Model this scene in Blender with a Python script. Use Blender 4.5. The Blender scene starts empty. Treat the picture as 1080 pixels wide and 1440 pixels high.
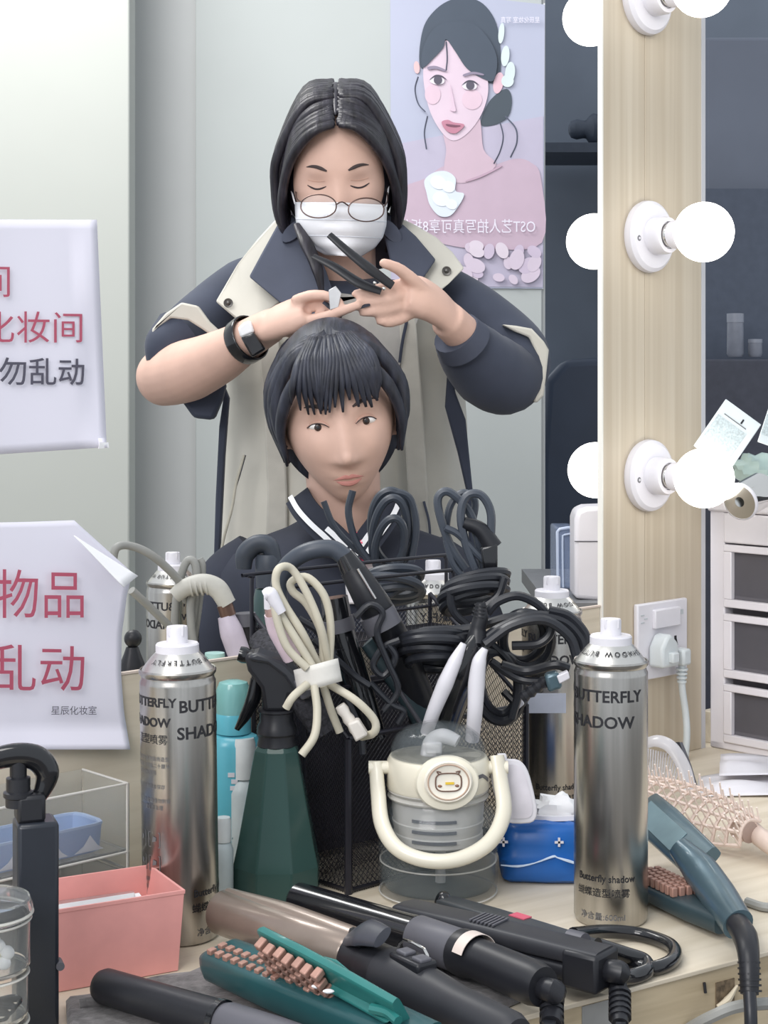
import bpy, math, random
from mathutils import Vector, Matrix
from math import sin, cos, pi, radians
random.seed(7)
V = Vector
sc = bpy.context.scene
C = sc.collection
# ------------------------------------------------------------------ camera, world, lights, exposure
F = 2300.0; CZ = 1.2; HOR = 546.0          # focal length in pixels, eye height, horizon row
cam = bpy.data.objects.new('camera', bpy.data.cameras.new('camera')); C.objects.link(cam)
cam.location = (0, 0, CZ); cam.rotation_euler = (pi/2, 0, 0)
cam.data.sensor_fit = 'VERTICAL'; cam.data.sensor_height = 24.0
cam.data.lens = F/1440*24.0; cam.data.shift_y = -(720-HOR)/1440
cam.data.clip_start = 0.05
sc.camera = cam
w = bpy.data.worlds.new('world'); sc.world = w; w.use_nodes = True
bg = w.node_tree.nodes['Background']; bg.inputs[0].default_value = (0.87, 0.93, 1.0, 1); bg.inputs[1].default_value = 0.80
sc.view_settings.view_transform = 'Standard'; sc.view_settings.look = 'None'
sc.view_settings.exposure = 0.15; sc.view_settings.gamma = 1.0; sc.view_settings.use_curve_mapping = False

def area(name, loc, target, size, power, col):
    l = bpy.data.lights.new(name, 'AREA'); l.shape = 'RECTANGLE'; l.size, l.size_y = size; l.energy = power; l.color = col
    o = bpy.data.objects.new(name, l); C.objects.link(o); o.location = loc
    o.rotation_euler = (V(target)-V(loc)).to_track_quat('-Z', 'Y').to_euler(); return o
area('ceiling_lamp_desk', (-0.5, 0.6, 2.75), (0.1, 1.3, 0.8), (1.2, 0.5), 12, (1, .97, .93))
area('added_front_fill', (-1.1, -0.9, 2.35), (-0.3, 1.6, 0.9), (1.6, 1.0), 42, (1, .975, .97))  # fill light added behind the camera to brighten the desk side
area('ceiling_lamp_room', (-1.0, 2.6, 2.78), (-0.4, 3.4, 1.2), (1.2, 0.6), 32, (1, .985, .96))

# ------------------------------------------------------------------ geometry of the place
TH = radians(43)
W_ = V((cos(TH), sin(TH), 0)); N_ = V((-sin(TH), cos(TH), 0)); Z_ = V((0, 0, 1)); D0 = 1.23; DESK = 0.75
def at(px, py, y): return V(((px-540)/F*y, y, CZ-(py-HOR)/F*y))
def wal(px, py, off=0.0):
    u = (px-540)/F; return at(px, py, (D0-off)/(cos(TH)-sin(TH)*u))
def wz(px, z, off=0.0):
    p = wal(px, HOR, off); return V((p.x, p.y, z))
def onz(px, py, z=DESK):
    return at(px, py, F*(CZ-z)/(py-HOR))
def desk(px, y, z=DESK): return V(((px-540)/F*y, y, z))

# ------------------------------------------------------------------ mesh builder
def cr(pts, res=6, closed=False):
    pts = [V(p) for p in pts]; n = len(pts)
    if n < 3 or res < 2: return pts
    out = []
    rng = range(n) if closed else range(n-1)
    for i in rng:
        p0 = pts[(i-1) % n] if closed or i > 0 else pts[0]*2-pts[1]
        p1 = pts[i]; p2 = pts[(i+1) % n]
        p3 = pts[(i+2) % n] if closed or i+2 < n else p2*2-p1
        for k in range(res):
            t = k/res
            out.append(.5*((2*p1)+(p2-p0)*t+(2*p0-5*p1+4*p2-p3)*t*t+(3*p1-p0-3*p2+p3)*t**3))
    if not closed: out.append(pts[-1])
    return out
def lerps(vals, n):
    if not isinstance(vals, (list, tuple)): return [vals]*n
    m = len(vals); out = []
    for i in range(n):
        t = i/(n-1)*(m-1); k = min(int(t), m-2); out.append(vals[k]+(vals[k+1]-vals[k])*(t-k))
    return out
class MB:
    def __init__(s): s.v = []; s.f = []
    def add(s, vs, fs, M=None):
        b = len(s.v); s.v += [(M @ V(p)) if M is not None else V(p) for p in vs]
        s.f += [tuple(i+b for i in f) for f in fs]; return s
    def box(s, c, size, M=None):
        c = V(c); x, y, z = [k/2 for k in size]
        vs = [c+V((a*x, b*y, d*z)) for a in (-1, 1) for b in (-1, 1) for d in (-1, 1)]
        return s.add(vs, [(0,1,3,2),(4,6,7,5),(0,4,5,1),(2,3,7,6),(0,2,6,4),(1,5,7,3)], M)
    def obox(s, o, a, b, c):
        o, a, b, c = V(o), V(a), V(b), V(c)
        vs = [o+a*i+b*j+c*k for i in (0, 1) for j in (0, 1) for k in (0, 1)]
        return s.add(vs, [(0,1,3,2),(4,6,7,5),(0,4,5,1),(2,3,7,6),(0,2,6,4),(1,5,7,3)])
    def loft(s, rings, cap=True, closed=False):
        n = len(rings[0]); vs = [p for r in rings for p in r]; fs = []
        m = len(rings)
        for i in range(m if closed else m-1):
            for j in range(n):
                a = i*n+j; b = i*n+(j+1) % n; i2 = (i+1) % m; c = i2*n+(j+1) % n; d = i2*n+j
                fs.append((a, b, c, d))
        if cap and not closed: fs += [tuple(range(n))[::-1], tuple((m-1)*n+j for j in range(n))]
        return s.add(vs, fs)
    def lathe(s, prof, M=None, seg=32, cap=True):
        rings = [[V((r*cos(2*pi*k/seg), r*sin(2*pi*k/seg), z)) for k in range(seg)] for r, z in prof]
        if M is not None:
            if isinstance(M, Vector): M = Matrix.Translation(M)
            rings = [[M @ p for p in r] for r in rings]
        return s.loft(rings, cap)
    def tube(s, pts, r, seg=8, res=6, closed=False, cap=True, flat=1.0):
        P = cr(pts, res, closed); n = len(P)
        if n < 2: return s
        R = lerps(r, n); rings = []
        t = (P[1]-P[0]).normalized(); u = t.orthogonal().normalized()
        for i in range(n):
            a = P[(i-1) % n] if closed or i > 0 else P[i]; b = P[(i+1) % n] if closed or i < n-1 else P[i]
            t2 = (b-a)
            if t2.length < 1e-9: t2 = t
            t2 = t2.normalized(); u = (u-t2*u.dot(t2))
            u = u.normalized() if u.length > 1e-6 else t2.orthogonal().normalized()
            t = t2; vv = t.cross(u)
            rings.append([P[i]+u*(R[i]*cos(2*pi*k/seg))+vv*(R[i]*flat*sin(2*pi*k/seg)) for k in range(seg)])
        return s.loft(rings, cap, closed)
    def prism(s, poly, d):
        poly = [V(p) for p in poly]; d = V(d); n = len(poly)
        vs = poly+[p+d for p in poly]
        fs = [tuple(range(n))[::-1], tuple(range(n, 2*n))]+[(i, (i+1) % n, (i+1) % n+n, i+n) for i in range(n)]
        return s.add(vs, fs)
    def sph(s, c, r, seg=24, rings=14, M=None, fn=None):
        if not isinstance(r, (list, tuple)): r = (r, r, r)
        vs = []; fs = []
        for i in range(rings+1):
            th = pi*i/rings
            for j in range(seg):
                ph = 2*pi*j/seg; p = V((sin(th)*cos(ph), sin(th)*sin(ph), cos(th)))
                q = V((p.x*r[0], p.y*r[1], p.z*r[2]))
                if fn: q = fn(p, q)
                if M is not None: q = M @ q
                vs.append(q+V(c))
        for i in range(rings):
            for j in range(seg):
                a = i*seg+j; b = i*seg+(j+1) % seg
                fs.append((a, a+seg, b+seg, b))
        return s.add(vs, fs)
    def grid(s, fn, nu, nv, thick=None):
        vs = [fn(i/nu, j/nv) for i in range(nu+1) for j in range(nv+1)]
        fs = [(i*(nv+1)+j, (i+1)*(nv+1)+j, (i+1)*(nv+1)+j+1, i*(nv+1)+j+1) for i in range(nu) for j in range(nv)]
        return s.add(vs, fs)
def frame(p0, p1, up=Z_):
    """matrix whose local z runs from p0 to p1 and whose local y leans to UP"""
    z = (V(p1)-V(p0)).normalized(); x = V(up).cross(z).normalized(); y = z.cross(x)
    M = Matrix((x, y, z)).transposed().to_4x4(); M.translation = V(p0); return M
def axes(o, x, y, z):
    M = Matrix((x, y, z)).transposed().to_4x4(); M.translation = V(o); return M

# ------------------------------------------------------------------ materials
def lin(c):
    return tuple(((x/255)/12.92 if x/255 <= .04045 else ((x/255+.055)/1.055)**2.4) for x in c)
MATS = {}
def mat(name, col, rough=.5, metal=0, noise=0.06, scale=40, bump=0.0, coat=0, trans=0, ior=1.45, alpha=1, emit=0, sheen=0, spec=.5, stretch=None):
    if name in MATS: return MATS[name]
    m = bpy.data.materials.new(name); m.use_nodes = True; nt = m.node_tree; b = nt.nodes['Principled BSDF']
    c = lin(col)
    b.inputs['Base Color'].default_value = (*c, 1); b.inputs['Roughness'].default_value = rough; b.inputs['Metallic'].default_value = metal
    b.inputs['Coat Weight'].default_value = coat; b.inputs['Transmission Weight'].default_value = trans; b.inputs['IOR'].default_value = ior
    b.inputs['Alpha'].default_value = alpha; b.inputs['Sheen Weight'].default_value = sheen; b.inputs['Specular IOR Level'].default_value = spec
    if emit: b.inputs['Emission Color'].default_value = (*c, 1); b.inputs['Emission Strength'].default_value = emit
    if noise or bump:
        tc = nt.nodes.new('ShaderNodeTexCoord'); mp = nt.nodes.new('ShaderNodeMapping'); no = nt.nodes.new('ShaderNodeTexNoise')
        nt.links.new(tc.outputs['Object'], mp.inputs[0]); nt.links.new(mp.outputs[0], no.inputs['Vector'])
        if stretch: mp.inputs['Scale'].default_value = stretch
        no.inputs['Scale'].default_value = scale; no.inputs['Detail'].default_value = 4
        if noise and not trans:
            rp = nt.nodes.new('ShaderNodeValToRGB'); nt.links.new(no.outputs['Fac'], rp.inputs[0])
            rp.color_ramp.elements[0].position = .3; rp.color_ramp.elements[1].position = .7
            rp.color_ramp.elements[0].color = (*[x*(1-noise*2) for x in c], 1); rp.color_ramp.elements[1].color = (*[min(1, x*(1+noise)) for x in c], 1)
            nt.links.new(rp.outputs[0], b.inputs['Base Color'])
        if bump:
            bp = nt.nodes.new('ShaderNodeBump'); bp.inputs['Strength'].default_value = bump; bp.inputs['Distance'].default_value = .002
            nt.links.new(no.outputs['Fac'], bp.inputs['Height']); nt.links.new(bp.outputs[0], b.inputs['Normal'])
    MATS[name] = m; return m
def wood(name, c1, c2, scale, rot=0):
    m = bpy.data.materials.new(name); m.use_nodes = True; nt = m.node_tree; b = nt.nodes['Principled BSDF']
    tc = nt.nodes.new('ShaderNodeTexCoord'); mp = nt.nodes.new('ShaderNodeMapping'); mp2 = nt.nodes.new('ShaderNodeMapping')
    no = nt.nodes.new('ShaderNodeTexNoise'); n2 = nt.nodes.new('ShaderNodeTexNoise'); mx = nt.nodes.new('ShaderNodeMix')
    mp.inputs['Rotation'].default_value = (0, 0, rot); nt.links.new(tc.outputs['Object'], mp.inputs[0])
    mp2.inputs['Scale'].default_value = scale; nt.links.new(mp.outputs[0], mp2.inputs[0])
    nt.links.new(mp2.outputs[0], no.inputs['Vector']); no.inputs['Scale'].default_value = 1; no.inputs['Detail'].default_value = 6; no.inputs['Distortion'].default_value = .6
    nt.links.new(mp.outputs[0], n2.inputs['Vector']); n2.inputs['Scale'].default_value = 5
    rp = nt.nodes.new('ShaderNodeValToRGB'); nt.links.new(no.outputs['Fac'], rp.inputs[0])
    rp.color_ramp.elements[0].position = .35; rp.color_ramp.elements[1].position = .65
    rp.color_ramp.elements[0].color = (*lin(c1), 1); rp.color_ramp.elements[1].color = (*lin(c2), 1)
    nt.links.new(rp.outputs[0], b.inputs['Base Color']); b.inputs['Roughness'].default_value = .45
    MATS[name] = m; return m
COLWOOD = wood('birch_board_upright', (188, 174, 152), (203, 191, 171), (60, 60, 1.2))
PANWOOD = wood('birch_board_level', (196, 184, 164), (212, 201, 182), (3, 60, 60), -TH)
DESKWOOD = wood('pale_desk_wood', (205, 193, 172), (223, 212, 193), (4, 45, 45), -radians(35))
EDGEWOOD = wood('desk_edge_wood', (178, 160, 130), (205, 188, 158), (4, 70, 70), -radians(35))
WALLM = mat('painted_wall', (188, 190, 190), .8, noise=.02, scale=3)
WALLB = mat('bright_wall', (178, 181, 176), .8, noise=.02, scale=2)
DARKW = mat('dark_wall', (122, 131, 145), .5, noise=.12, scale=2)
FLOORM = mat('grey_floor', (128, 122, 116), .5, noise=.1, scale=8)
WHITE = mat('white_plastic', (220, 218, 224), .35, noise=.01)
CREAM = mat('cream_plastic', (232, 226, 208), .3, noise=.01, coat=.3)
BLACK = mat('black_plastic', (34, 35, 40), .38, noise=.05)
BLACKG = mat('black_gloss', (22, 23, 27), .18, noise=0, coat=.5)
CORDM = mat('black_cord', (38, 40, 46), .35, noise=.04)
CORDS = mat('slate_cord', (66, 72, 82), .4, noise=.04)
GREYM = mat('grey_plastic', (92, 92, 99), .45, noise=.04)
CORDW = mat('cream_cord', (196, 190, 172), .45, noise=.04)
CORDG = mat('grey_cord', (150, 150, 146), .5, noise=.04)
STEEL = mat('brushed_steel', (186, 183, 178), .27, 1, noise=.07, scale=6, stretch=(30, 30, 1))
STEELB = mat('bright_steel', (215, 213, 209), .15, 1, noise=0)
INK = mat('black_ink', (38, 38, 42), .5, noise=0)
INKR = mat('red_ink', (176, 82, 104), .6, noise=0)
INKD = mat('dark_ink', (82, 80, 94), .6, noise=0)
INKL = mat('grey_ink', (110, 110, 112), .5, noise=0)
PAPER = mat('lilac_paper', (224, 222, 234), .8, noise=.015, scale=6)
PAPERW = mat('white_paper', (238, 238, 240), .7, noise=.01)
SKIN = mat('skin', (214, 178, 162), .55, noise=.03, scale=30)
SKIN2 = mat('skin_shade', (196, 158, 142), .55, noise=.03, scale=30)
LIP = mat('lip', (196, 134, 126), .45, noise=.02)
HAIR = mat('dark_hair', (44, 42, 50), .42, noise=.35, scale=9, bump=.6, stretch=(14, 3, 3))
HAIR2 = mat('client_hair', (47, 50, 62), .5, noise=.3, scale=9, bump=.6, stretch=(14, 3, 3))
NAVY = mat('navy_cloth', (58, 64, 80), .8, noise=.08, scale=14, bump=.15, sheen=.1)
NAVYI = mat('slate_lining', (72, 77, 92), .85, noise=.06, scale=18, bump=.1)
NAVYC = mat('midnight_cloth', (41, 45, 58), .85, noise=.08, scale=14)
COAT = mat('cream_cloth', (203, 200, 190), .85, noise=.05, scale=9, bump=.2)
GLASS = mat('clear_plastic', (120, 128, 132), .04, alpha=.17, noise=0, spec=.9)
WATER = mat('water', (150, 164, 168), .02, alpha=.16, noise=0, spec=.9)
ACRYL = mat('acrylic', (238, 240, 240), .06, trans=.92, ior=1.15, noise=0)
SMOKE = mat('smoked_plastic', (98, 96, 102), .35, noise=.08, scale=10, alpha=.78)
GREENG = mat('green_plastic', (60, 88, 84), .14, trans=.25, ior=1.3, noise=.1, scale=12)
CYAN = mat('cyan_plastic', (98, 182, 200), .25, noise=.04)
CYANC = mat('pale_cyan_cap', (150, 212, 210), .15, trans=.4, noise=0)
BLUE = mat('blue_film', (34, 98, 176), .32, noise=.08, scale=18, bump=.3)
PINK = mat('pink_plastic', (232, 164, 158), .45, noise=.03)
TEAL = mat('teal_plastic', (40, 82, 86), .3, noise=.04, coat=.2)
TEALL = mat('light_teal', (44, 116, 112), .3, noise=.04, coat=.2)
SLATE = mat('slate_blue_metal', (84, 106, 116), .3, .35, noise=.03, coat=.3)
SLATED = mat('dark_slate_plastic', (50, 66, 72), .4, noise=.03)
COPPER = mat('copper_ceramic', (178, 138, 124), .4, .2, noise=.08, scale=60)
TAUPE = mat('taupe_ceramic', (140, 126, 116), .28, .35, noise=.05, coat=.3)
TOWEL = mat('grey_towel', (104, 101, 101), .95, noise=.2, scale=120, bump=1.0, sheen=.3)
BRUSH = mat('blush_plastic', (226, 206, 194), .35, noise=.03)
WIRE = mat('black_wire', (40, 40, 48), .35, .3, noise=.03)
SKYB = mat('sky_blue_plastic', (138, 164, 206), .35, noise=.03)
YEL = mat('warm_yellow', (226, 190, 60), .4, noise=0)
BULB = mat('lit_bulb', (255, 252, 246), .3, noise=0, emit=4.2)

# ------------------------------------------------------------------ linking helpers
WM = {}
def fin(o, label=None, cat=None, group=None, kind=None):
    if label: o['label'] = label
    if cat: o['category'] = cat
    if group: o['group'] = group
    if kind: o['kind'] = kind
    return o
def thing(name, label, cat, loc, group=None, M=None):
    o = bpy.data.objects.new(name, None); C.objects.link(o); o.empty_display_size = .02
    M = M if M is not None else Matrix.Translation(V(loc))
    o.matrix_world = M; WM[o.name] = M.copy(); return fin(o, label, cat, group)
def obj(name, mb, m, parent=None, bevel=0, smooth=38, sub=0, label=None, cat=None, group=None, kind=None, solid=0, remesh=0, seg=2):
    if parent is not None: M = WM[parent.name]
    else:
        lo = V((min(p.x for p in mb.v), min(p.y for p in mb.v), min(p.z for p in mb.v))); hi = V((max(p.x for p in mb.v), max(p.y for p in mb.v), 0))
        M = Matrix.Translation(V(((lo.x+hi.x)/2, (lo.y+hi.y)/2, lo.z)))
    inv = M.inverted(); me = bpy.data.meshes.new(name)
    me.from_pydata([inv @ p for p in mb.v], [], mb.f); me.validate(); me.update()
    import bmesh
    b = bmesh.new(); b.from_mesh(me); bmesh.ops.recalc_face_normals(b, faces=b.faces); b.to_mesh(me); b.free()
    o = bpy.data.objects.new(name, me); C.objects.link(o); me.materials.append(m)
    if smooth:
        for p in me.polygons: p.use_smooth = True
        me.set_sharp_from_angle(angle=radians(smooth))
    if parent is not None: o.parent = parent; WM[o.name] = M
    else: o.matrix_world = M; WM[o.name] = M
    if solid:
        s = o.modifiers.new('s', 'SOLIDIFY'); s.thickness = solid; s.offset = 0
    if remesh:
        r = o.modifiers.new('r', 'REMESH'); r.mode = 'VOXEL'; r.voxel_size = remesh; r.use_smooth_shade = True
        k = o.modifiers.new('k', 'SMOOTH'); k.iterations = 3; k.factor = .5
    if bevel:
        k = o.modifiers.new('b', 'BEVEL'); k.width = bevel; k.segments = seg; k.limit_method = 'ANGLE'; k.angle_limit = radians(40)
    if sub:
        k = o.modifiers.new('u', 'SUBSURF'); k.levels = sub; k.render_levels = sub
    return fin(o, label, cat, group, kind)
def struct(name, mb, m, **k): return obj(name, mb, m, kind='structure', **k)
def dup(root, M, label, group=None):
    def cp(o, par):
        c = o.copy(); C.objects.link(c); c.parent = par; WM[c.name] = M
        for ch in o.children: cp(ch, c)
        return c
    kids = list(root.children); r = root.copy(); C.objects.link(r)
    for ch in kids: cp(ch, r)
    r.matrix_world = M; WM[r.name] = M; r['label'] = label
    if group: r['group'] = group
    return r
def textmesh(s, size, off=0.0, align='CENTER', space=1.0):
    cu = bpy.data.curves.new('t', 'FONT'); cu.body = s; cu.size = size; cu.offset = off; cu.align_x = align; cu.resolution_u = 3; cu.space_character = space
    o = bpy.data.objects.new('t', cu); C.objects.link(o); bpy.context.view_layer.update()
    me = bpy.data.meshes.new_from_object(o.evaluated_get(bpy.context.evaluated_depsgraph_get()))
    import bmesh
    q = bmesh.new(); q.from_mesh(me); bmesh.ops.triangulate(q, faces=q.faces); q.to_mesh(me); q.free()
    vs = [p.co.copy() for p in me.vertices]; fs = [tuple(p.vertices) for p in me.polygons]
    bpy.data.objects.remove(o); bpy.data.meshes.remove(me); return vs, fs
def letter(name, s, size, org, xd, yd, m, parent, off=0.0, align='CENTER', sx=1.0, nrm=None, lift=.0006, bend=None, space=1.0, label=None):
    vs, fs = textmesh(s, size, off, align, space); xd = V(xd).normalized(); yd = V(yd).normalized()
    n = V(nrm) if nrm is not None else xd.cross(yd); mb = MB()
    if bend: mb.add([bend(p.x*sx, p.y) for p in vs], fs)
    else: mb.add([V(org)+xd*p.x*sx+yd*p.y+n.normalized()*lift for p in vs], fs)
    return obj(name, mb, m, parent, smooth=0, label=label)

# ================================================================== THE SETTING
b = MB(); b.obox((-4, -1.5, -.05), (9, 0, 0), (0, 9, 0), (0, 0, .05)); struct('floor', b, FLOORM, smooth=0)
# grey partition seen in the mirror, and the bright wall left of it, the dark far wall on the right
PD = 3.55
def slab(l, r, d, z0, z1, t=.05): return MB().obox(V(((l-540)/F*d, d, z0)), V(((r-l)/F*d, 0, 0)), (0, t, 0), (0, 0, z1-z0))
struct('wall_back', slab(150, 767, PD, 0, 2.75, .12), WALLM, bevel=.004)
struct('wall_left', MB().obox(V(((182-540)/F*3.3, 3.3, 0)), V((-1.4, .10, 0)), (0, .08, 0), (0, 0, 2.75)), WALLB, bevel=.004)
b = slab(275, 762, PD-.012, 0, 2.06, .01); struct('trim_1', b, mat('panel_grey', (182, 187, 186), .8, noise=.02, scale=3), bevel=.002)
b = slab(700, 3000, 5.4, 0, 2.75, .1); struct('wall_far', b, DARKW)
# board below the mirror, upright board with the bulbs, far upright, top board
def wallbox(pl, pr, z0, z1, off0, off1):
    a = wz(pl, z0, off0); bb = wz(pr, z0, off0); 
    return MB().obox(a, bb-a, -N_*(off1-off0), (0, 0, z1-z0))
A = wz(-900, DESK); 
trim = thing('mirror_board', 'pale wooden board running below the mirror behind the pink box', 'board', wz(200, DESK))
obj('board', wallbox(-700, 840, DESK, .9445, 0, .004), PANWOOD, trim, bevel=.001)
obj('edge_strip', wallbox(-700, 840, .9445, .9465, 0, .005), mat('board_edge', (205, 190, 178), .5, noise=.02), trim)
col = thing('bulb_column', 'upright pale wooden board between two mirrors carrying the round bulbs', 'board', wz(910, DESK))
obj('plank', wallbox(842, 901.2, DESK, 2.2, 0, .006), COLWOOD, col, bevel=.0008)
obj('plank', wallbox(901.6, 981, DESK, 2.2, 0, .006), COLWOOD, col, bevel=.0008)
obj('edge_strip', wallbox(840.5, 842.4, DESK, 2.2, 0, .0065), mat('strip_white', (235, 232, 224), .4, noise=.01), col)
obj('edge_strip', wallbox(980.5, 986, DESK, 2.2, 0, .0065), mat('strip_grey', (196, 196, 200), .4, noise=.01), col)
struct('trim_2', wallbox(986.5, 1900, DESK, .79, -.018, .004), PANWOOD, bevel=.001)
# desk: front edge and a slab that goes on under the mirror
e0 = onz(719, 1434); e1 = onz(1046, 1347); ed = (e1-e0).normalized(); en = V((-ed.y, ed.x, 0))
fl = e0-ed*.9; fr = e1+ed*.9
dk = thing('makeup_desk', 'long pale wooden makeup desk under the mirrors with chipped front edge', 'desk', (0.1, 1.3, 0))
back = [fr+en*1.3, fl+en*1.3]
obj('desktop', MB().prism([fl, fr, fr+en*.62, fl+en*.78], (0, 0, -.004)), DESKWOOD, dk, bevel=.0008)
x0, x1 = fl+en*.003, fr+en*.003
obj('front_rail', MB().obox(x0-V((0, 0, .078)), x1-x0, en*.02, (0, 0, .0738)), EDGEWOOD, dk, bevel=.001)
obj('lower_shelf', MB().prism([fl+en*.02-V((0,0,.08)), fr+en*.02-V((0,0,.08)), fr+en*.6-V((0,0,.08)), fl+en*.7-V((0,0,.08))], (0, 0, -.015)), EDGEWOOD, dk)
for k in (0, 1):
    for t in (0.05, .95):
        p = fl.lerp(fr, t)+en*(.05+.45*k); obj('leg', MB().box((p.x, p.y, (DESK-.095)/2), (.05, .05, DESK-.095)), EDGEWOOD, dk, bevel=.002)
def onrail(px, z): # point on the front face of the desk at column px
    u = (px-540)/F; q = fl+en*.003; y = (q.x*ed.y-q.y*ed.x)/(u*ed.y-ed.x); return V((u*y, y, z))
a, c = onrail(818, .7445), onrail(863, .7445)
obj('tape_patch', MB().obox(a-V((0, 0, .07)), c-a, -en*.0006, (0, 0, .07)), mat('grey_tape', (150, 150, 148), .5, noise=.05), dk, label='grey tape on the desk edge')
a, c = onrail(1006, .735), onrail(1032, .735)
obj('chipped_slot', MB().obox(a-V((0, 0, .022)), c-a, -en*.0008, (0, 0, .022)), mat('bare_wood', (120, 104, 84), .8, noise=.3, scale=200), dk, label='dark chipped patch in the edge')
obj('splinter', MB().tube([onrail(1006, .717)-en*.002, onrail(1018, .721)-en*.004, onrail(1034, .729)-en*.002], [.0015, .003, .001], 6), mat('splinter_wood', (226, 214, 190), .7), dk)
a = onrail(989, .738); obj('nail_mark', MB().tube([a-en*.001, a-en*.001+V((.001, 0, -.008))], .0012, 6), INK, dk)

# ------------------------------------------------------------------ bulbs
def bulb_M(px, z, rev=False):
    if not rev: return axes(wz(px, z, .006), W_, Z_, -N_) 
    return axes(wz(px, z, -.006), W_, -Z_, N_)
zb = [CZ-(y-HOR)/F*1.975 for y in (334, 668, 2)]
M0 = bulb_M(909, zb[0])
fx = thing('bulb_fitting', 'round white socket with lit bulb, middle height on the board', 'lamp', (0, 0, 0), 'lit bulbs on the wooden board', M=M0)
def L(prof, M=M0, seg=40): return MB().lathe(prof, M, seg)
obj('base_plate', L([(0, 0), (.0425, 0), (.0435, .003), (.0425, .009), (.038, .0125), (.026, .0135), (.024, .014), (0, .014)]), WHITE, fx, smooth=30)
obj('socket', L([(.0225, .0135), (.0225, .030), (.021, .034), (.0165, .0345), (.0155, .030), (0, .030)]), WHITE, fx, smooth=30)
obj('thread', L([(.0135, .028), (.0145, .036), (.0135, .038), (.0145, .040), (.0135, .042)]), STEELB, fx)
obj('neck', L([(.0150, .0385), (.0165, .040), (.0175, .052), (.0190, .058), (0, .0585)]), WHITE, fx, smooth=30)
obj('globe', L([(.0005, .119)]+[(.035*sin(t), .084+.035*cos(t)) for t in [radians(a) for a in range(8, 150, 8)]]+[(.0175, .0535)], seg=48), BULB, fx, label='glowing globe')
for s in (-1,):
    obj('screw', MB().lathe([(0, 0), (.0036, 0), (.0036, .0014), (.0024, .0016), (0, .001)], M0 @ Matrix.Translation((-.030, -.004, .0118)), 14), mat('screw_grey', (130, 130, 134), .4, .5), fx)
dup(fx, bulb_M(909, zb[1]), 'round white socket with lit bulb, lowest on the board above the switch plate')
dup(fx, bulb_M(906, zb[2]), 'round white socket with lit bulb, topmost, cut by the picture top')
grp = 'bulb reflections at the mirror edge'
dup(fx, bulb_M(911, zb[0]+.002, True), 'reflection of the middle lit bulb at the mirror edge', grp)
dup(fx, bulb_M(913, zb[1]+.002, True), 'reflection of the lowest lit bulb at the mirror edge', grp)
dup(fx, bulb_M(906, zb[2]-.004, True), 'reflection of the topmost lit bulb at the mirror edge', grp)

# ------------------------------------------------------------------ switch plate and plug
P0 = wz(905, 0, .012); P1 = wz(985, 0, .012)
def wp(px, py, off=.0061): return wal(px, py, off)
sw = thing('switch_socket', 'white wall switch plate with plugged in cord below the lowest bulb', 'switch', wp(925, 955))
cc = wp(926, 898); PM = axes(cc, W_, Z_, -N_)   # plate-local: x right, y up, z out
obj('plate', MB().box((0, 0, .0035), (.098, .092, .007), PM), WHITE, sw, bevel=.002)
obj('rocker', MB().box((.004, .026, .009), (.050, .023, .006), PM), WHITE, sw, bevel=.0015)
b = MB()
for k in range(3): b.box((-.038+.004*cos(k*2.1), .028+.005*sin(k*2.1), .0074), (.006, .0012, .0006), PM @ Matrix.Rotation(0, 4, 'Z'))
obj('marking', b, mat('pale_mark', (196, 202, 206), .5), sw); obj('marking', MB().box((.037, .030, .0074), (.005, .006, .0006), PM), mat('pale_mark', (196, 202, 206), .5), sw)
b = MB(); b.prism([PM @ V((.024+x, -.004+y, .0072)) for x, y in ((-.005, -.006), (.005, -.006), (.002, .003), (-.002, .003))], -N_*.0004); b.box((.024, .0005, .0073), (.004, .003, .0006), PM)
obj('earth_hole', b, INK, sw)
plug = thing('plug', 'grey white moulded plug in the switch socket with cord hanging down', 'plug', wp(925, 945))
PLM = mat('plug_white', (206, 212, 214), .4, noise=.02)
obj('plug_body', MB().prism([PM @ V((x, y, .0075)) for x, y in ((-.030, -.030), (-.030, -.006), (-.020, .008), (-.012, .010), (.002, -.002), (.004, -.030))], -N_*.022), PLM, plug, bevel=.004, seg=3)
obj('plug_ridge', MB().box((-.012, -.018, .032), (.013, .013, .008), PM), PLM, plug, bevel=.002)
b = MB(); b.box((.017, -.021, .022), (.016, .020, .018), PM); obj('cord_outlet', b, PLM, plug, bevel=.003)
b = MB()
for k in range(4): b.lathe([(0, 0), (.0075-.0006*k, 0), (.0075-.0006*k, .0025), (0, .0025)], PM @ Matrix.Translation((.017, -.035-.005*k, .022)) @ Matrix.Rotation(pi/2, 4, 'X'), 16)
obj('strain_relief', b, PLM, plug)
obj('cord', MB().tube([PM @ V((.017, -.031, .022)), PM @ V((.018, -.06, .022)), PM @ V((.022, -.09, .024)), PM @ V((.019, -.115, .028)), PM @ V((.012, -.15, .03))], .0044, 10), PLM, plug)

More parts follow.
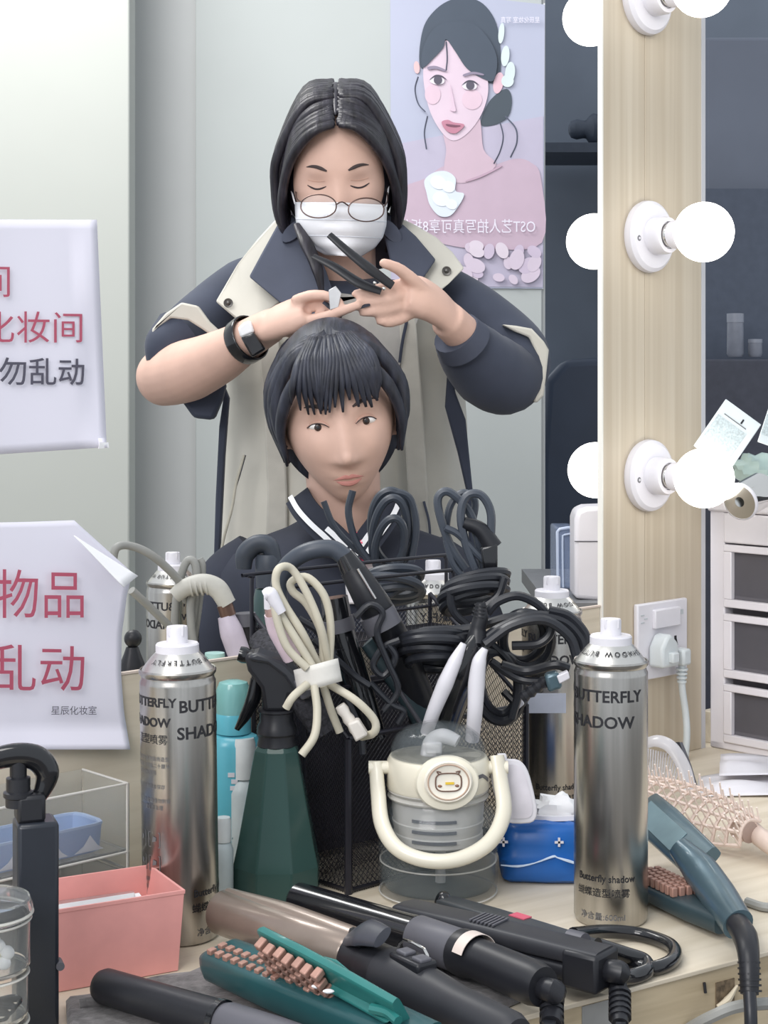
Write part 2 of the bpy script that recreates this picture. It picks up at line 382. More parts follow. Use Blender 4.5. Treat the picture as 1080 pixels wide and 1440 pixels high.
# ------------------------------------------------------------------ paper notices on the mirror
def notice(nm, label, quad, curl, lean=.003):
    """quad: four pixel corners (top-left, top-right, bottom-right, bottom-left) on the mirror"""
    t = thing(nm, label, 'notice', wal(quad[2][0], quad[2][1]))
    def fn(i, j):
        a = V(quad[0]).lerp(V(quad[1]), i); b_ = V(quad[3]).lerp(V(quad[2]), i); p = a.lerp(b_, j)
        return p
    return t, fn
t, fn = notice('paper_notice', 'upper lilac paper notice taped to the mirror, with red and dark characters', [(-190, 308), (136, 309), (150, 629), (-190, 651)], 0)
b = MB(); b.grid(lambda i, j: wal(*fn(i, j), .003+.003*(i > .9)*sin(j*7)+.002*sin(i*5)**2+(.008 if i > .97 and j > .96 else 0)), 30, 24)
obj('sheet', b, PAPER, t, solid=.0006)
obj('corner_tape', MB().prism([wal(140, 622, .013), wal(152, 622, .012), wal(153, 630, .012), wal(138, 631, .012)], -N_*.0005), PAPERW, t, label='white peeling tape')
def wtext(parent, nm, s, px, py, h, m, off=.0, lift=.006, sx=1.0, bold=0, slope=0, per=None):
    """text with its baseline starting at pixel (px,py) on the mirror plane; h = glyph height in pixels"""
    p = wal(px, py, lift); sc_ = p.y/F; xd = (wal(px+40, py+slope*40, lift)-p).normalized()
    return letter(nm, s, h*sc_/.88*1.0, p, xd, Z_, m, parent, off=bold, align='LEFT', sx=sx, nrm=-N_, lift=.0005)
wtext(t, 'red_character', '间', -34, 414, 44, INKR, sx=1.17, bold=0)
wtext(t, 'red_characters', '化妆间', -30, 478, 43, INKR, sx=1.19, bold=0)
wtext(t, 'dark_characters', '勿乱动', -3, 538, 37, INKD, sx=1.14, bold=.0002)
t, fn = notice('paper_notice', 'lower lilac paper notice with folded corner and large red characters', [(-190, 731), (108, 736), (183, 1052), (-190, 1060)], 0)
Lp = []
b = MB()
def low(i, j):
    top = 734+ (0 if i < .8 else 0); 
    L0 = -190; xr = [104, 190, 178, 171, 170, 174, 183]; yr = j*6; k = min(int(yr), 5); xrj = xr[k]+(xr[k+1]-xr[k])*(yr-k)
    ytop = 731; y = ytop+(1054-ytop)*j
    if j < .24: xrj = 104+(190-104)*(j/.24)
    x = L0+(xrj-L0)*i
    return wal(x, y+ (1-j)*4*sin(i*3), .0055+.004*max(0, i-.6)*(1+sin(j*9))+.010*(j > .9)*i*(j-.9)*10)
b.grid(low, 40, 40); obj('sheet', b, PAPER, t, solid=.0006)
obj('folded_corner', MB().grid(lambda i, j: (wal(104, 753, .016).lerp(wal(194, 810, .022), i)).lerp(wal(104, 753, .018).lerp(wal(174, 826, .034), i), j), 8, 6), PAPERW, t, solid=.0006, label='white underside of the folded corner')
wtext(t, 'red_characters', '物品', -12, 863, 66, INKR, sx=1.05, bold=0, lift=.012)
wtext(t, 'red_characters', '乱动', -20, 966, 64, INKR, sx=1.15, bold=0, lift=.012)
wtext(t, 'small_characters', '星辰化妆室', 71, 1004, 12, INKD, sx=1.13, bold=0, lift=.012)

# ------------------------------------------------------------------ hair spray cans
def make_can(name, label, M, group, ang=0.0, words=True, back=False, mirrored=False):
    t = thing(name, label, 'spray can', (0, 0, 0), group, M=M)
    R = .0312
    obj('can_body', MB().lathe([(0, .0015), (.028, 0), (.0298, .001), (R, .005), (R, .2085), (.0312, .210), (.0300, .2125), (.0300, .2145), (.0315, .2165), (.0318, .219), (.0310, .2205), (.0300, .2200)], M, 56, cap=False), STEEL, t, smooth=30)
    obj('dome', MB().lathe([(.0300, .219), (.0275, .2225), (.0215, .2300), (.0180, .2335), (0, .2340)], M, 48), mat('can_dome', (206, 204, 200), .3, .85, noise=.02), t)
    obj('collar', MB().lathe([(.0170, .2315), (.0178, .2325), (.0178, .2395), (.0168, .2408), (0, .2412)], M, 36), WHITE, t, smooth=30)
    obj('nozzle', MB().lathe([(.0088, .2405), (.0088, .2530), (.0082, .2545), (0, .2545)], M, 24), WHITE, t, smooth=30)
    obj('actuator', MB().box((0, -.0045, .251), (.013, .006, .009), M), WHITE, t, bevel=.001)
    sg = -1 if mirrored else 1
    def cyl(z, a0, r=R):
        def f(x, y):
            a = -pi/2+a0+sg*x/r; return M @ V(((r+.0003)*cos(a), (r+.0003)*sin(a), z+y))
        return f
    def ct(nm, s, size, z, a0, bold=0, sx=1, m=INK, r=R, al='CENTER'):
        vs, fs = textmesh(s, size, bold, al); f = cyl(z, a0, r)
        if nm == 'dome_letters':
            # letters lying round the sloping dome
            g = lambda x, y: M @ V(((.0226+y*.75)*cos(-pi/2+a0-sg*x/.0245), (.0226+y*.75)*sin(-pi/2+a0-sg*x/.0245), .2296-y*.78))
            obj(nm, MB().add([g(p.x*sx, p.y) for p in vs], fs), m, t, smooth=0); return
        obj(nm, MB().add([f(p.x*sx, p.y) for p in vs], fs), m, t, smooth=0)
    ct('dome_letters', 'S H A D O W   B U T T E R F L Y', .0062, 0, ang-sg*.3, .0001)
    A = ang
    ct('brand_letters', 'BUTTERFLY', .0135, .189, A, .0003, 1.0)
    ct('brand_letters', 'SHADOW', .0135, .1675, A+sg*-.15, .0003, 1.05)
    ct('small_letters', 'Butterfly shadow', .0082, .0395, A+sg*.05, .0001, .92)
    ct('small_letters', '蝴蝶造型喷雾', .0078, .0275, A-sg*.05, 0, 1.05)
    ct('small_letters', '净含量:600ml', .0068, .008, A-sg*.05, 0, 1.05, INKL)
    B = A-sg*2.1                      # the back label with its small print
    ct('brand_letters', 'BUTTERFLY', .0100, .1935, B+.1, .0003, 1.0)
    ct('brand_letters', 'SHADOW', .0100, .1775, B+.02, .0003, 1.05)
    ct('small_letters', '造型喷雾', .0085, .164, B+.15, 0)
    lines = ['本产品适用于各种发质造型', '使用前请摇匀 喷距二十厘米', '避免接触眼睛', '', '请置于阴凉通风处保存', '', '切勿近火 压力容器请勿刺穿', '用后将空罐妥善处理']
    for k, s in enumerate(lines):
        if s: ct('small_print', s, .0040, .1500-.0056*k, B-.02, 0, .98, INKL)
    for i in (0, 1):
        for j in (0, 1):
            f = cyl(0, B-.25+i*.5); z = .086-.019*j; fr_ = MB()
            for a, bb, c_, d in ((-.006, .0055, .012, .0007), (-.006, -.0062, .012, .0007), (-.006, -.0055, .0007, .011), (.0053, -.0055, .0007, .011)):
                fr_.add([f(a, z+bb), f(a+c_, z+bb), f(a+c_, z+bb+d), f(a, z+bb+d)], [(0, 1, 2, 3)])
            fr_.add([f(-.002, z-.002), f(.002, z-.001), f(.0025, z+.002), f(-.001, z+.003)], [(0, 1, 2, 3)])
            obj('warning_icon', fr_, INKL, t, smooth=0)
    for k, s in enumerate(['生产许可证编号 执行标准', '限期使用日期见罐底', '生产企业及地址见瓶身', '', '净含量 六百毫升', '警示 远离儿童']):
        if s: ct('small_print', s, .0040, .052-.0056*k, B-.02, 0, .98, INKL)
    return t
G = 'silver hairspray cans'
T = Matrix.Translation
make_can('hairspray_can', 'silver hairspray can with white nozzle standing in front of the wall switch', T(desk(859, 1.388)), G, ang=-.34)
make_can('hairspray_can', 'silver hairspray can with small print, standing left beside the pink box', T(desk(255, 1.345)) @ Matrix.Rotation(radians(-.8), 4, 'Y'), G, ang=1.25)
make_can('hairspray_can', 'silver hairspray can half hidden behind cords and the blue wipes', T(desk(776, 1.70)), G, ang=.12)
make_can('hairspray_can', 'mirror image of a hairspray can behind grey cords at left', T(desk(243, 1.95)), 'hairspray cans seen in the mirror', ang=-.9, mirrored=True)
make_can('hairspray_can', 'mirror image of a hairspray can behind the wire rail', T(desk(609, 1.86)), 'hairspray cans seen in the mirror', ang=.6, mirrored=True)
# ================================================================== THINGS ON THE DESK
def on(px, py, h=0): return onz(px, py, DESK+h)        # point at height h over the desk
# --- pink open box with a labelled packet
pa, pb = on(82, 1398), on(259, 1366); pw = (pb-pa).normalized(); pn = V((-pw.y, pw.x, 0)); pa = pa-pw*.012; pl = (pb-pa).length; H = .060; dd = .076
bx = thing('storage_box', 'open coral pink plastic box at left on the desk', 'box', (pa+pb)/2)
b = MB(); t_ = .0022
o4 = [pa, pb, pb+pn*dd, pa+pn*dd]
cen = sum(o4, V())/4
def rr(z, k, ins=0): return [V((cen.x+(p.x-cen.x)*k, cen.y+(p.y-cen.y)*k, z)) for p in o4]
b.loft([rr(DESK+.0005, .93), rr(DESK+H, 1.0), rr(DESK+H, 1.012), rr(DESK+H+.003, 1.014), rr(DESK+H+.003, .975), rr(DESK+.004, .90)])
obj('shell', b, PINK, bx, bevel=.0012)
pk = thing('packet', 'clear packet with white label lying in the pink box', 'packet', cen)
q = [pa+pw*.014+pn*.012, pb-pw*.03+pn*.012, pb-pw*.022+pn*.052, pa+pw*.014+pn*.056]
b = MB().prism([V((p.x, p.y, DESK+.036+.012*(i > 1))) for i, p in enumerate(q)], (0, 0, .004)); obj('sleeve', b, ACRYL, pk, bevel=.001)
LM = axes(V((q[0].x, q[0].y, DESK+.0415))+pw*.012+pn*.014, pw, (pn+Z_*.24).normalized(), Z_)
obj('label', MB().box((.032, .014, .001), (.072, .026, .0006), LM), PAPERW, pk)
for k in range(4): obj('print_mark', MB().box((.010+.011*k, .012+.003*(k % 2), .0016), (.007, .0045, .0004), LM), INKL, pk)
obj('stay', MB().box((.04, .016, -.022), (.05, .02, .040), LM), ACRYL, pk)
# --- clear acrylic case with two decks, blue tray on it
ac = thing('acrylic_case', 'clear acrylic stacking case behind the pink box at left', 'case', on(90, 1230))
c0 = on(172, 1262)-pw*.002; aw = W_; an = N_
org = wz(172, DESK, .012); 
# front right bottom corner of the case from the picture
fr0 = desk(179, 1.362)
hz = .075
def abox(z0, z1, wl=.17, dp=.068, t=.0022, open_top=True):
    o = V((fr0.x, fr0.y, z0))-aw*wl; m = MB()
    m.obox(o, aw*wl, an*dp, (0, 0, t))
    m.obox(o, aw*wl, an*t, (0, 0, z1-z0)); m.obox(o+an*dp, aw*wl, an*t, (0, 0, z1-z0)); m.obox(o, aw*t, an*dp, (0, 0, z1-z0)); m.obox(o+aw*wl, aw*t, an*dp, (0, 0, z1-z0)); return m
obj('lower_case', abox(DESK+.0008, DESK+.045), ACRYL, ac, bevel=.0005)
obj('middle_case', abox(DESK+.0455, DESK+.064), ACRYL, ac, bevel=.0005)
obj('cover', abox(DESK+.0645, DESK+.121), ACRYL, ac, bevel=.0005)
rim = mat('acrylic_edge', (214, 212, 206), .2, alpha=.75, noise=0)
o = V((fr0.x, fr0.y, 0))
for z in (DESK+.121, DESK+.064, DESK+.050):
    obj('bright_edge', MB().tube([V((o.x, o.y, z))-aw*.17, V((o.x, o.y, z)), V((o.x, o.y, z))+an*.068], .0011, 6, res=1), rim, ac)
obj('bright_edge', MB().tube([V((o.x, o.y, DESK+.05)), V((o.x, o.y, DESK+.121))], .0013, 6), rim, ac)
tr = thing('blue_tray', 'blue tray with white mountain print on the acrylic case', 'tray', o)
tz = DESK+.0668; a0 = V((o.x, o.y, 0))-aw*.014+an*.010
tp = [a0-aw*.125, a0, a0+an*.046, a0-aw*.125+an*.046]; tc_ = sum(tp, V())/4
def tr_(z, k): 
    pts = [V((tc_.x+(p.x-tc_.x)*k, tc_.y+(p.y-tc_.y)*k, z)) for p in tp]; out = []
    for i in range(4):
        p, a, c = pts[i], pts[i-1], pts[(i+1) % 4]
        for u in (0, .5, 1): out.append(p+(a-p).normalized()*.012*(1-u)**2+(c-p).normalized()*.012*u**2)
    return out
obj('tray_wall', MB().loft([tr_(tz, .97), tr_(tz+.022, 1), tr_(tz+.022, .96), tr_(tz+.003, .92)]), SKYB, tr)
obj('tray_base', MB().loft([tr_(tz+.0031, .93), tr_(tz+.0045, .93)]), mat('tray_floor', (92, 96, 110), .5), tr)
obj('tray_rim', MB().loft([tr_(tz+.0215, 1.012), tr_(tz+.0235, 1.012), tr_(tz+.0235, .955), tr_(tz+.0215, .955)], cap=False, closed=True), mat('rim_blue', (166, 188, 224), .3, noise=0), tr)
for k, (s, h) in enumerate([(-.018, .013), (-.052, .013), (-.088, .012)]):
    m = a0+aw*s-an*.0012; obj('mountain_print', MB().prism([V((m.x, m.y, tz+.002))-aw*.014, V((m.x, m.y, tz+.002))+aw*.014, V((m.x, m.y, tz+.006))+aw*.008, V((m.x, m.y, tz+.002+h))+aw*.001, V((m.x, m.y, tz+.007))-aw*.005], -an*.0005), mat('mountain_white', (214, 216, 226), .6, noise=0), tr)
gp = on(200, 1232); obj('green_card', MB().obox(gp-W_*.05, W_*.10, N_*.05, (0, 0, .003)), mat('green_card', (62, 104, 72), .5), label='green card lying behind the pink box', cat='card')

# --- black pump bottle with hooked head
bp = on(52, 1500); bp = desk(50, 1.155)
pb_ = thing('pump_bottle', 'tall square black bottle with hooked trigger head at the left edge', 'bottle', bp)
PB = axes(bp, (cos(.35), sin(.35), 0), (-sin(.35), cos(.35), 0), Z_)
obj('bottle_body', MB().box((0, 0, .073), (.029, .029, .146), PB), mat('bottle_ink', (38, 42, 50), .3, noise=.05), pb_, bevel=.003)
obj('shoulder', MB().box((-.004, 0, .155), (.020, .020, .020), PB), BLACK, pb_, bevel=.003)
obj('neck', MB().lathe([(.009, .160), (.009, .166), (.0105, .167), (.0105, .170), (.0085, .171), (.0085, .180), (.006, .181), (.006, .200), (0, .200)], PB @ T((-.012, 0, -.004)), 20), BLACK, pb_)
obj('hooked_head', MB().tube([PB @ V(p)-Z_*.016 for p in ((-.052, 0, .178), (-.046, 0, .194), (-.034, 0, .204), (-.016, 0, .208), (.000, 0, .205), (.008, 0, .194), (.004, 0, .180), (-.004, 0, .168))], [.005, .007, .008, .009, .0095, .009, .006, .003], 14, flat=.8), BLACKG, pb_)
obj('pivot', MB().lathe([(0, 0), (.003, 0), (.003, .012), (0, .012)], PB @ T((.015, -.004, .045)) @ Matrix.Rotation(pi/2, 4, 'X'), 12), GREYM, pb_)

# --- clear round tiers with hair clips
tb = desk(-22, 1.085)
jar = thing('stacked_jar', 'stack of clear round trays holding flower and hair clips, left edge', 'jar', tb)
z0 = CZ-(1440-HOR)/F*1.085-.035
zs = [DESK, DESK+.032, DESK+.064, DESK+.100]
JR = .0295
for k in range(3):
    z = zs[k]+.001; h = (zs[k+1]-zs[k]); r = JR*(.97 if k < 2 else 1.02)
    obj('jar_tier', MB().lathe([(0, z), (r*.94, z), (r, z+.003), (r, z+h-.004), (r*1.02, z+h-.002), (r*.98, z+h-.002), (r*.955, z+.005), (r*.93, z+.0028), (0, z+.0026)], T((tb.x, tb.y, 0)), 48), ACRYL, jar, smooth=30)
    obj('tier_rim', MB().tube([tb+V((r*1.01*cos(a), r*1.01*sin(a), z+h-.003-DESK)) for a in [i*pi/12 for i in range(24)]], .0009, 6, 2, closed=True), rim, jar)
zt = zs[3]
obj('jar_lid', MB().lathe([(JR*1.06, zt), (JR*1.08, zt+.006), (JR*1.0, zt+.012), (JR*.7, zt+.0150), (0, zt+.0155), (0, zt+.0135), (JR*.68, zt+.013), (JR*.96, zt+.0095), (JR*1.0, zt)], T((tb.x, tb.y, 0)), 48), ACRYL, jar)
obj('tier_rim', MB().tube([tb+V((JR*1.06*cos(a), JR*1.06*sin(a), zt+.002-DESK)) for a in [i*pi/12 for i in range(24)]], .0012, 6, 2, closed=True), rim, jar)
def flower(c, r, lab, grp_=None):
    f = thing('flower_clip', lab, 'hair clip', c, grp_)
    for k in range(5):
        a = k*2*pi/5+.3; d = V((cos(a), -.35, sin(a))).normalized()
        obj('petal', MB().sph(c+d*r*.8, (r*.62, r*.3, r*.62), 12, 8), PAPERW, f)
    obj('flower_centre', MB().sph(c+V((0, -r*.4, 0)), r*.26, 10, 6), mat('pale_yellow', (232, 222, 180), .5), f)
flower(tb+V((.012, -.010, zs[2]+.014-DESK)), .008, 'white flower hair clip in the top tray, nearer the front')
flower(tb+V((.001, -.006, zs[2]+.020-DESK)), .009, 'white flower hair clip in the top tray, higher at the back')
for k in range(3):
    c = tb+V((.004+.004*k, -.010, zs[1]+.006+.0045*k-DESK)); s = thing('snap_clip', ['lowest', 'middle', 'top'][k]+' black snap clip in the middle clear tray', 'hair clip', c, 'black snap clips in the tray')
    obj('clip_frame', MB().tube([c+V((.014*cos(a), .006*sin(a), .002*sin(a*2))) for a in [i*pi/6 for i in range(12)]], .0014, 6, 3, closed=True), BLACKG, s)
    obj('clip_tongue', MB().tube([c+V((-.012, 0, 0)), c+V((.012, 0, .001))], .0013, 6), BLACKG, s)
c = tb+V((.006, -.006, .008)); s = thing('hair_tie', 'pale coiled hair tie in the lowest clear tray', 'hair tie', c)
obj('coil', MB().tube([c+V(((.010+.002*cos(7*a))*cos(a), (.010+.002*cos(7*a))*sin(a), .004+.002*sin(7*a))) for a in [i*2*pi/63 for i in range(63)]], .0013, 6, 1, closed=True), mat('pale_teal_tie', (176, 196, 196), .4), s)

# --- cyan bottle and small white bottles behind the green sprayer
cb = desk(328, 1.508); cy = thing('cyan_bottle', 'light blue bottle with clear cap behind the green spray bottle', 'bottle', cb)
obj('bottle_body', MB().lathe([(0, 0), (.024, 0), (.026, .003), (.026, .122), (.022, .130), (.0155, .133), (0, .133)], T(cb) @ Matrix.Diagonal((1, .75, 1, 1)), 40), CYAN, cy)
obj('bottle_neck', MB().lathe([(.0165, .133), (.0165, .148), (.0155, .151), (0, .151)], T(cb), 32), CYAN, cy)
obj('cap', MB().lathe([(.0155, .150), (.0158, .172), (.013, .179), (.006, .181), (0, .181)], T(cb), 32), CYANC, cy)
obj('pump_core', MB().lathe([(.006, .149), (.006, .170), (.003, .172), (0, .172)], T(cb), 16), WHITE, cy)
for k, (x, z) in enumerate(((.000, .098), (.003, .092), (.002, .086), (.006, .080))): obj('print_mark', MB().box((x, -.0197, z), (.006, .0006, .004), T(cb)), WHITE if k < 3 else INKL, cy)
letter('print_mark', 'A', .016, cb+V((.006, -.0204, .040)), (1, 0, 0), Z_, mat('deep_teal_ink', (30, 96, 116), .5), cy)
def squat(px, y, sc_, lab, r=.012, h=.09):
    c = desk(px, y); t = thing('white_bottle', lab, 'bottle', c)
    obj('bottle_body', MB().lathe([(0, 0), (r, 0), (r*1.05, .003), (r*1.05, h*.62), (r*.8, h*.70), (r*.55, h*.72), (0, h*.72)], T(c), 28), mat('milky_bottle', (196, 206, 208), .35), t)
    obj('cap', MB().lathe([(r*.82, h*.72), (r*.82, h*.96), (r*.7, h), (0, h)], T(c), 28), mat('bottle_cap_white', (220, 224, 224), .35), t)
squat(343, 1.497, 1, 'milky white bottle just left behind the green spray bottle', .013, .130)
squat(314, 1.43, 1, 'small white bottle at the foot of the cyan bottle', .0085, .075)

# --- green trigger spray bottle
gb = desk(389, 1.45); gs = thing('spray_bottle', 'translucent dark green faceted spray bottle with black trigger head', 'spray bottle', gb)
def ngon(r, z, n=8, c=gb, rot=pi/8): return [V((c.x+r*cos(rot+2*pi*i/n), c.y+r*sin(rot+2*pi*i/n), z)) for i in range(n)]
b = MB(); b.loft([ngon(.033, DESK), ngon(.0405, DESK+.004), ngon(.0405, DESK+.030), ngon(.0360, DESK+.050), ngon(.0205, DESK+.130), ngon(.0160, DESK+.136)])
obj('bottle_body', b, GREENG, gs, smooth=0, bevel=.0015)
b = MB().loft([ngon(.030, DESK+.004), ngon(.036, DESK+.03), ngon(.0345, DESK+.046)]); obj('liquid', b, mat('green_water', (40, 78, 70), .1, trans=.5, noise=0), gs, smooth=0)
gt = gb+Z_*.133
obj('screw_collar', MB().lathe([(.0165, 0), (.0175, .001), (.0165, .006), (.0165, .010), (.0178, .012), (.0172, .018), (.0150, .022), (.0150, .030), (.0165, .031), (.0165, .033), (0, .034)], T(gt), 32), BLACK, gs, smooth=30)
def hp(px, py, y=1.45): return at(px, py, y)
obj('sprayer_head', MB().prism([hp(*p, 1.437) for p in ((343, 922), (348, 944), (366, 968), (371, 1002), (402, 1002), (408, 980), (434, 983), (424, 962), (408, 942), (378, 924), (352, 918))], (0, .026, 0)), BLACK, gs, bevel=.004, seg=3)
obj('top_shell', MB().prism([hp(*p, 1.433) for p in ((350, 922), (362, 918), (400, 932), (420, 952), (436, 984), (420, 984), (400, 952), (376, 934), (352, 930))], (0, .034, 0)), mat('shell_black', (52, 54, 60), .3), gs, bevel=.003)
obj('trigger', MB().tube([hp(362, 955), hp(355, 985), hp(344, 1008), hp(333, 1026)], [.0075, .008, .006, .003], 12, flat=.6), BLACKG, gs)
obj('nozzle', MB().tube([hp(352, 924), hp(343, 921), hp(336, 919)], [.006, .0075, .0065], 14, res=1), BLACKG, gs)
obj('neck', MB().tube([hp(386, 1000), hp(386, 972)], .011, 16), BLACK, gs)

# --- wire mesh organiser
O = desk(490, 1.455); OW, OD = .235, .135
def og(w, n, z): return O+W_*w+N_*n+Z_*z
org_ = thing('wire_organiser', 'black wire mesh organiser full of irons and cords in the middle', 'organiser', O)
def mesh_panel(nm, fn, L1, L2, pitch=.0056, r=.00034):
    """diamond lattice on a patch fn(u,v), u in 0..L1, v in 0..L2 metres"""
    m = MB(); n = int((L1+L2)/pitch)
    for s in (1, -1):
        for k in range(n+1):
            c = k*pitch
            if s == 1: a, e = (max(0, c-L2), min(c, L2)), (min(c, L1), max(0, c-L1))
            else: a, e = (max(0, c-L2), L2-min(c, L2)), (min(c, L1), L2-max(0, c-L1))
            p, q = fn(*a), fn(*e)
            if (p-q).length > .002: m.tube([p, q], r, 3, 1, cap=False)
    return obj(nm, m, WIRE, org_, smooth=0, kind='stuff')
FH = .138
mesh_panel('front_mesh', lambda u, v: og(u, 0, v), OW, FH)
mesh_panel('side_mesh', lambda u, v: og(0, u, v*(.138+.095*u/OD)/.138), OD, FH)
mesh_panel('side_mesh', lambda u, v: og(OW, u, v*(.138+.095*u/OD)/.138), OD, FH)
mesh_panel('divider_mesh', lambda u, v: og(u, .060, v), OW, .170)
mesh_panel('rear_mesh', lambda u, v: og(u, OD, v), OW, .225)
mesh_panel('shelf_mesh', lambda u, v: og(u, .062+v, .205), OW, OD-.064)
mesh_panel('tray_mesh', lambda u, v: og(u, v, .004), OW, OD, .006)
def ow(pts, r=.0022, nm='wire_rail', cl=False): return obj(nm, MB().tube(pts, r, 8, 1, closed=cl), WIRE, org_)
ow([og(0, 0, FH), og(OW, 0, FH)]); ow([og(0, 0, FH), og(0, OD, .235)]); ow([og(OW, 0, FH), og(OW, OD, .235)])
ow([og(0, .06, .17), og(OW, .06, .17)], .0016)
ow([og(0, 0, .003), og(OW, 0, .003), og(OW, OD, .003), og(0, OD, .003)], .0022, cl=True)
for w, n, z, r in ((0, 0, FH, .0036), (OW, 0, FH, .0030), (0, OD, .235, .0022), (OW, OD, .235, .0022), (0, .06, .18, .0022)): ow([og(w, n, 0), og(w, n, z)], r, 'corner_post')
def arch(n, zt, zb_, wl, wr, r=.0019):
    c = .008; ow(cr([og(wl, n, zb_), og(wl, n, zt-c), og(wl+c*.3, n, zt-c*.3), og(wl+c, n, zt), og(wr-c, n, zt), og(wr-c*.3, n, zt-c*.3), og(wr, n, zt-c), og(wr, n, zb_)], 3), r, 'rear_rail')
arch(OD-.002, .274, .205, -.004, OW+.022); arch(OD-.030, .262, .205, .006, OW+.005)
ow([og(0, OD, .222), og(OW+.02, OD, .222)], .0017); ow([og(0, OD-.05, .205), og(OW+.02, OD-.05, .205)], .0015)
obj('back_cloth', MB().obox(og(.004, .100, .006), W_*.22, N_*.006, Z_*.16), mat('dark_pouch', (52, 50, 60), .7, noise=.3, scale=20), label='dark pouch standing in a bin', cat='pouch')

# --- things standing in the organiser and their cords
def cord(nm, lab, grpn, paths, m=CORDM, r=.0035, cat='cord', strap=None):
    q0_ = paths[0][0] if isinstance(paths[0], tuple) else paths[0]; t = thing(nm, lab, cat, at(*q0_[0]), grpn)
    for p in paths:
        rr_ = r; cl = False
        if isinstance(p, tuple): p, rr_, cl = p
        obj('cable', MB().tube([at(*q) for q in p], rr_, 8, 6, closed=cl), m, t)
    return t
def loop(cx, cy, rx, ry, y, rot=0, n=12, dy=.0, ph=0):
    return [(cx+rx*cos(a)*cos(rot)-ry*sin(a)*sin(rot), cy+rx*cos(a)*sin(rot)+ry*sin(a)*cos(rot), y+dy*sin(a+ph)) for a in [i*2*pi/n for i in range(n)]]
# cream bundle with strap
t = thing('cream_cord', 'cream cord folded in loops and strapped, hanging over the organiser', 'cord', at(445, 960, 1.43))
P = [[(447, 935, 1.43), (425, 890, 1.42), (400, 850, 1.42), (388, 822, 1.42), (392, 800, 1.42), (410, 800, 1.43), (432, 835, 1.43), (452, 885, 1.43), (462, 935, 1.44)],
     [(455, 935, 1.44), (452, 890, 1.44), (432, 850, 1.44), (412, 832, 1.44), (410, 818, 1.44), (432, 812, 1.44), (456, 838, 1.44), (465, 880, 1.44), (463, 935, 1.44)],
     [(432, 940, 1.41), (405, 912, 1.41), (392, 880, 1.41), (385, 848, 1.41)],
     [(440, 938, 1.415), (420, 905, 1.415), (398, 870, 1.415), (384, 850, 1.415)],
     [(442, 965, 1.41), (446, 1000, 1.40), (442, 1035, 1.39), (424, 1062, 1.385)],
     [(455, 965, 1.43), (466, 1000, 1.43), (478, 1030, 1.43)],
     [(463, 962, 1.43), (500, 985, 1.42), (526, 1012, 1.42), (526, 1030, 1.42), (508, 1036, 1.43)],
     [(432, 962, 1.41), (412, 980, 1.40), (402, 996, 1.40)]]
for p in P: obj('cable', MB().tube([at(*q) for q in p], .0036, 10, 6), CORDW, t)
obj('strap', MB().loft([[at(447+30*cos(a)*1.0+k*1.5-3, 950+dy_+9*0+10*sin(a)*0-.27*30*cos(a)*1.0, 1.425+.016*sin(a)) for a in [i*2*pi/20 for i in range(20)]] for k, dy_ in enumerate((-16, -8, 0, 8, 16))], cap=False), mat('strap_white', (222, 219, 212), .7, noise=.03, scale=60, bump=.4), t, solid=.0018)
obj('cord_boot', MB().tube([at(372, 838, 1.41), at(380, 835, 1.41), at(388, 848, 1.41), at(396, 862, 1.41)], [.005, .0062, .0055, .0045], 12), WHITE, t, label='white cord boot')
MW = T(at(478, 1000, 1.42))
obj('plug_grip', MB().tube([at(478+i*4.2, 992+i*6.5, 1.42) for i in range(8)], [.0045, .0055]*4, 10, 1), mat('plug_cream', (216, 210, 202), .4), t)
obj('plug_head', MB().prism([at(488, 1018, 1.41), at(504, 1012, 1.41), at(518, 1034, 1.41), at(500, 1044, 1.41)], (0, .014, 0)), mat('plug_cream', (216, 210, 202), .4), t, bevel=.002)
hd = thing('pink_iron', 'pale pink curling iron handle tucked under the cream cord', 'curling iron', at(392, 900, 1.44))
obj('handle', MB().tube([at(384, 862, 1.43), at(392, 885, 1.435), at(412, 925, 1.44)], [.008, .010, .009], 16), mat('pale_pink', (222, 202, 212), .35), hd)
obj('metal_ring', MB().tube([at(382, 855, 1.43), at(385, 866, 1.43)], [.0065, .0075], 16, 1), mat('rose_metal', (190, 160, 150), .25, .7), hd)
obj('swivel_cap', MB().tube([at(378, 838, 1.428), at(381, 854, 1.43)], [.0045, .0062], 14, 1), WHITE, hd)

# black irons leaning in the organiser
def stick(nm, lab, cat, pts, rad, m, extra=None, seg=20, flat=1.0, grpn=None):
    t = thing(nm, lab, cat, at(*pts[-1]), grpn)
    obj('handle', MB().tube([at(*p) for p in pts], rad, seg, 6, flat=flat), m, t)
    return t
t = stick('curling_iron', 'thick black curling iron leaning left of centre in the organiser', 'curling iron', [(495, 800, 1.52), (525, 850, 1.52), (560, 915, 1.545), (590, 985, 1.565), (600, 1040, 1.57)], [.012, .016, .0165, .015, .014], BLACK)
obj('end_cap', MB().tube([at(484, 780, 1.52), at(498, 804, 1.52)], [.009, .0125], 16, 1), BLACKG, t)
obj('cable', MB().tube([at(486, 784, 1.52), at(466, 772, 1.52), at(432, 776, 1.52), at(404, 796, 1.53), at(392, 830, 1.54), at(400, 880, 1.54)], .0085, 12), CORDS, t, label='thick sleeved cable')
obj('edge_trim', MB().tube([at(503, 800, 1.504), at(528, 842, 1.502)], .0012, 8), STEELB, t)
obj('grip_band', MB().tube([at(530, 862, 1.519), at(541, 884, 1.519)], .0175, 20, 1), GREYM, t)
t = stick('curling_wand', 'black curling wand standing behind the cream cord loops', 'curling iron', [(470, 840, 1.55), (480, 900, 1.55), (500, 960, 1.55), (525, 1040, 1.55)], [.013, .015, .015, .013], BLACKG)
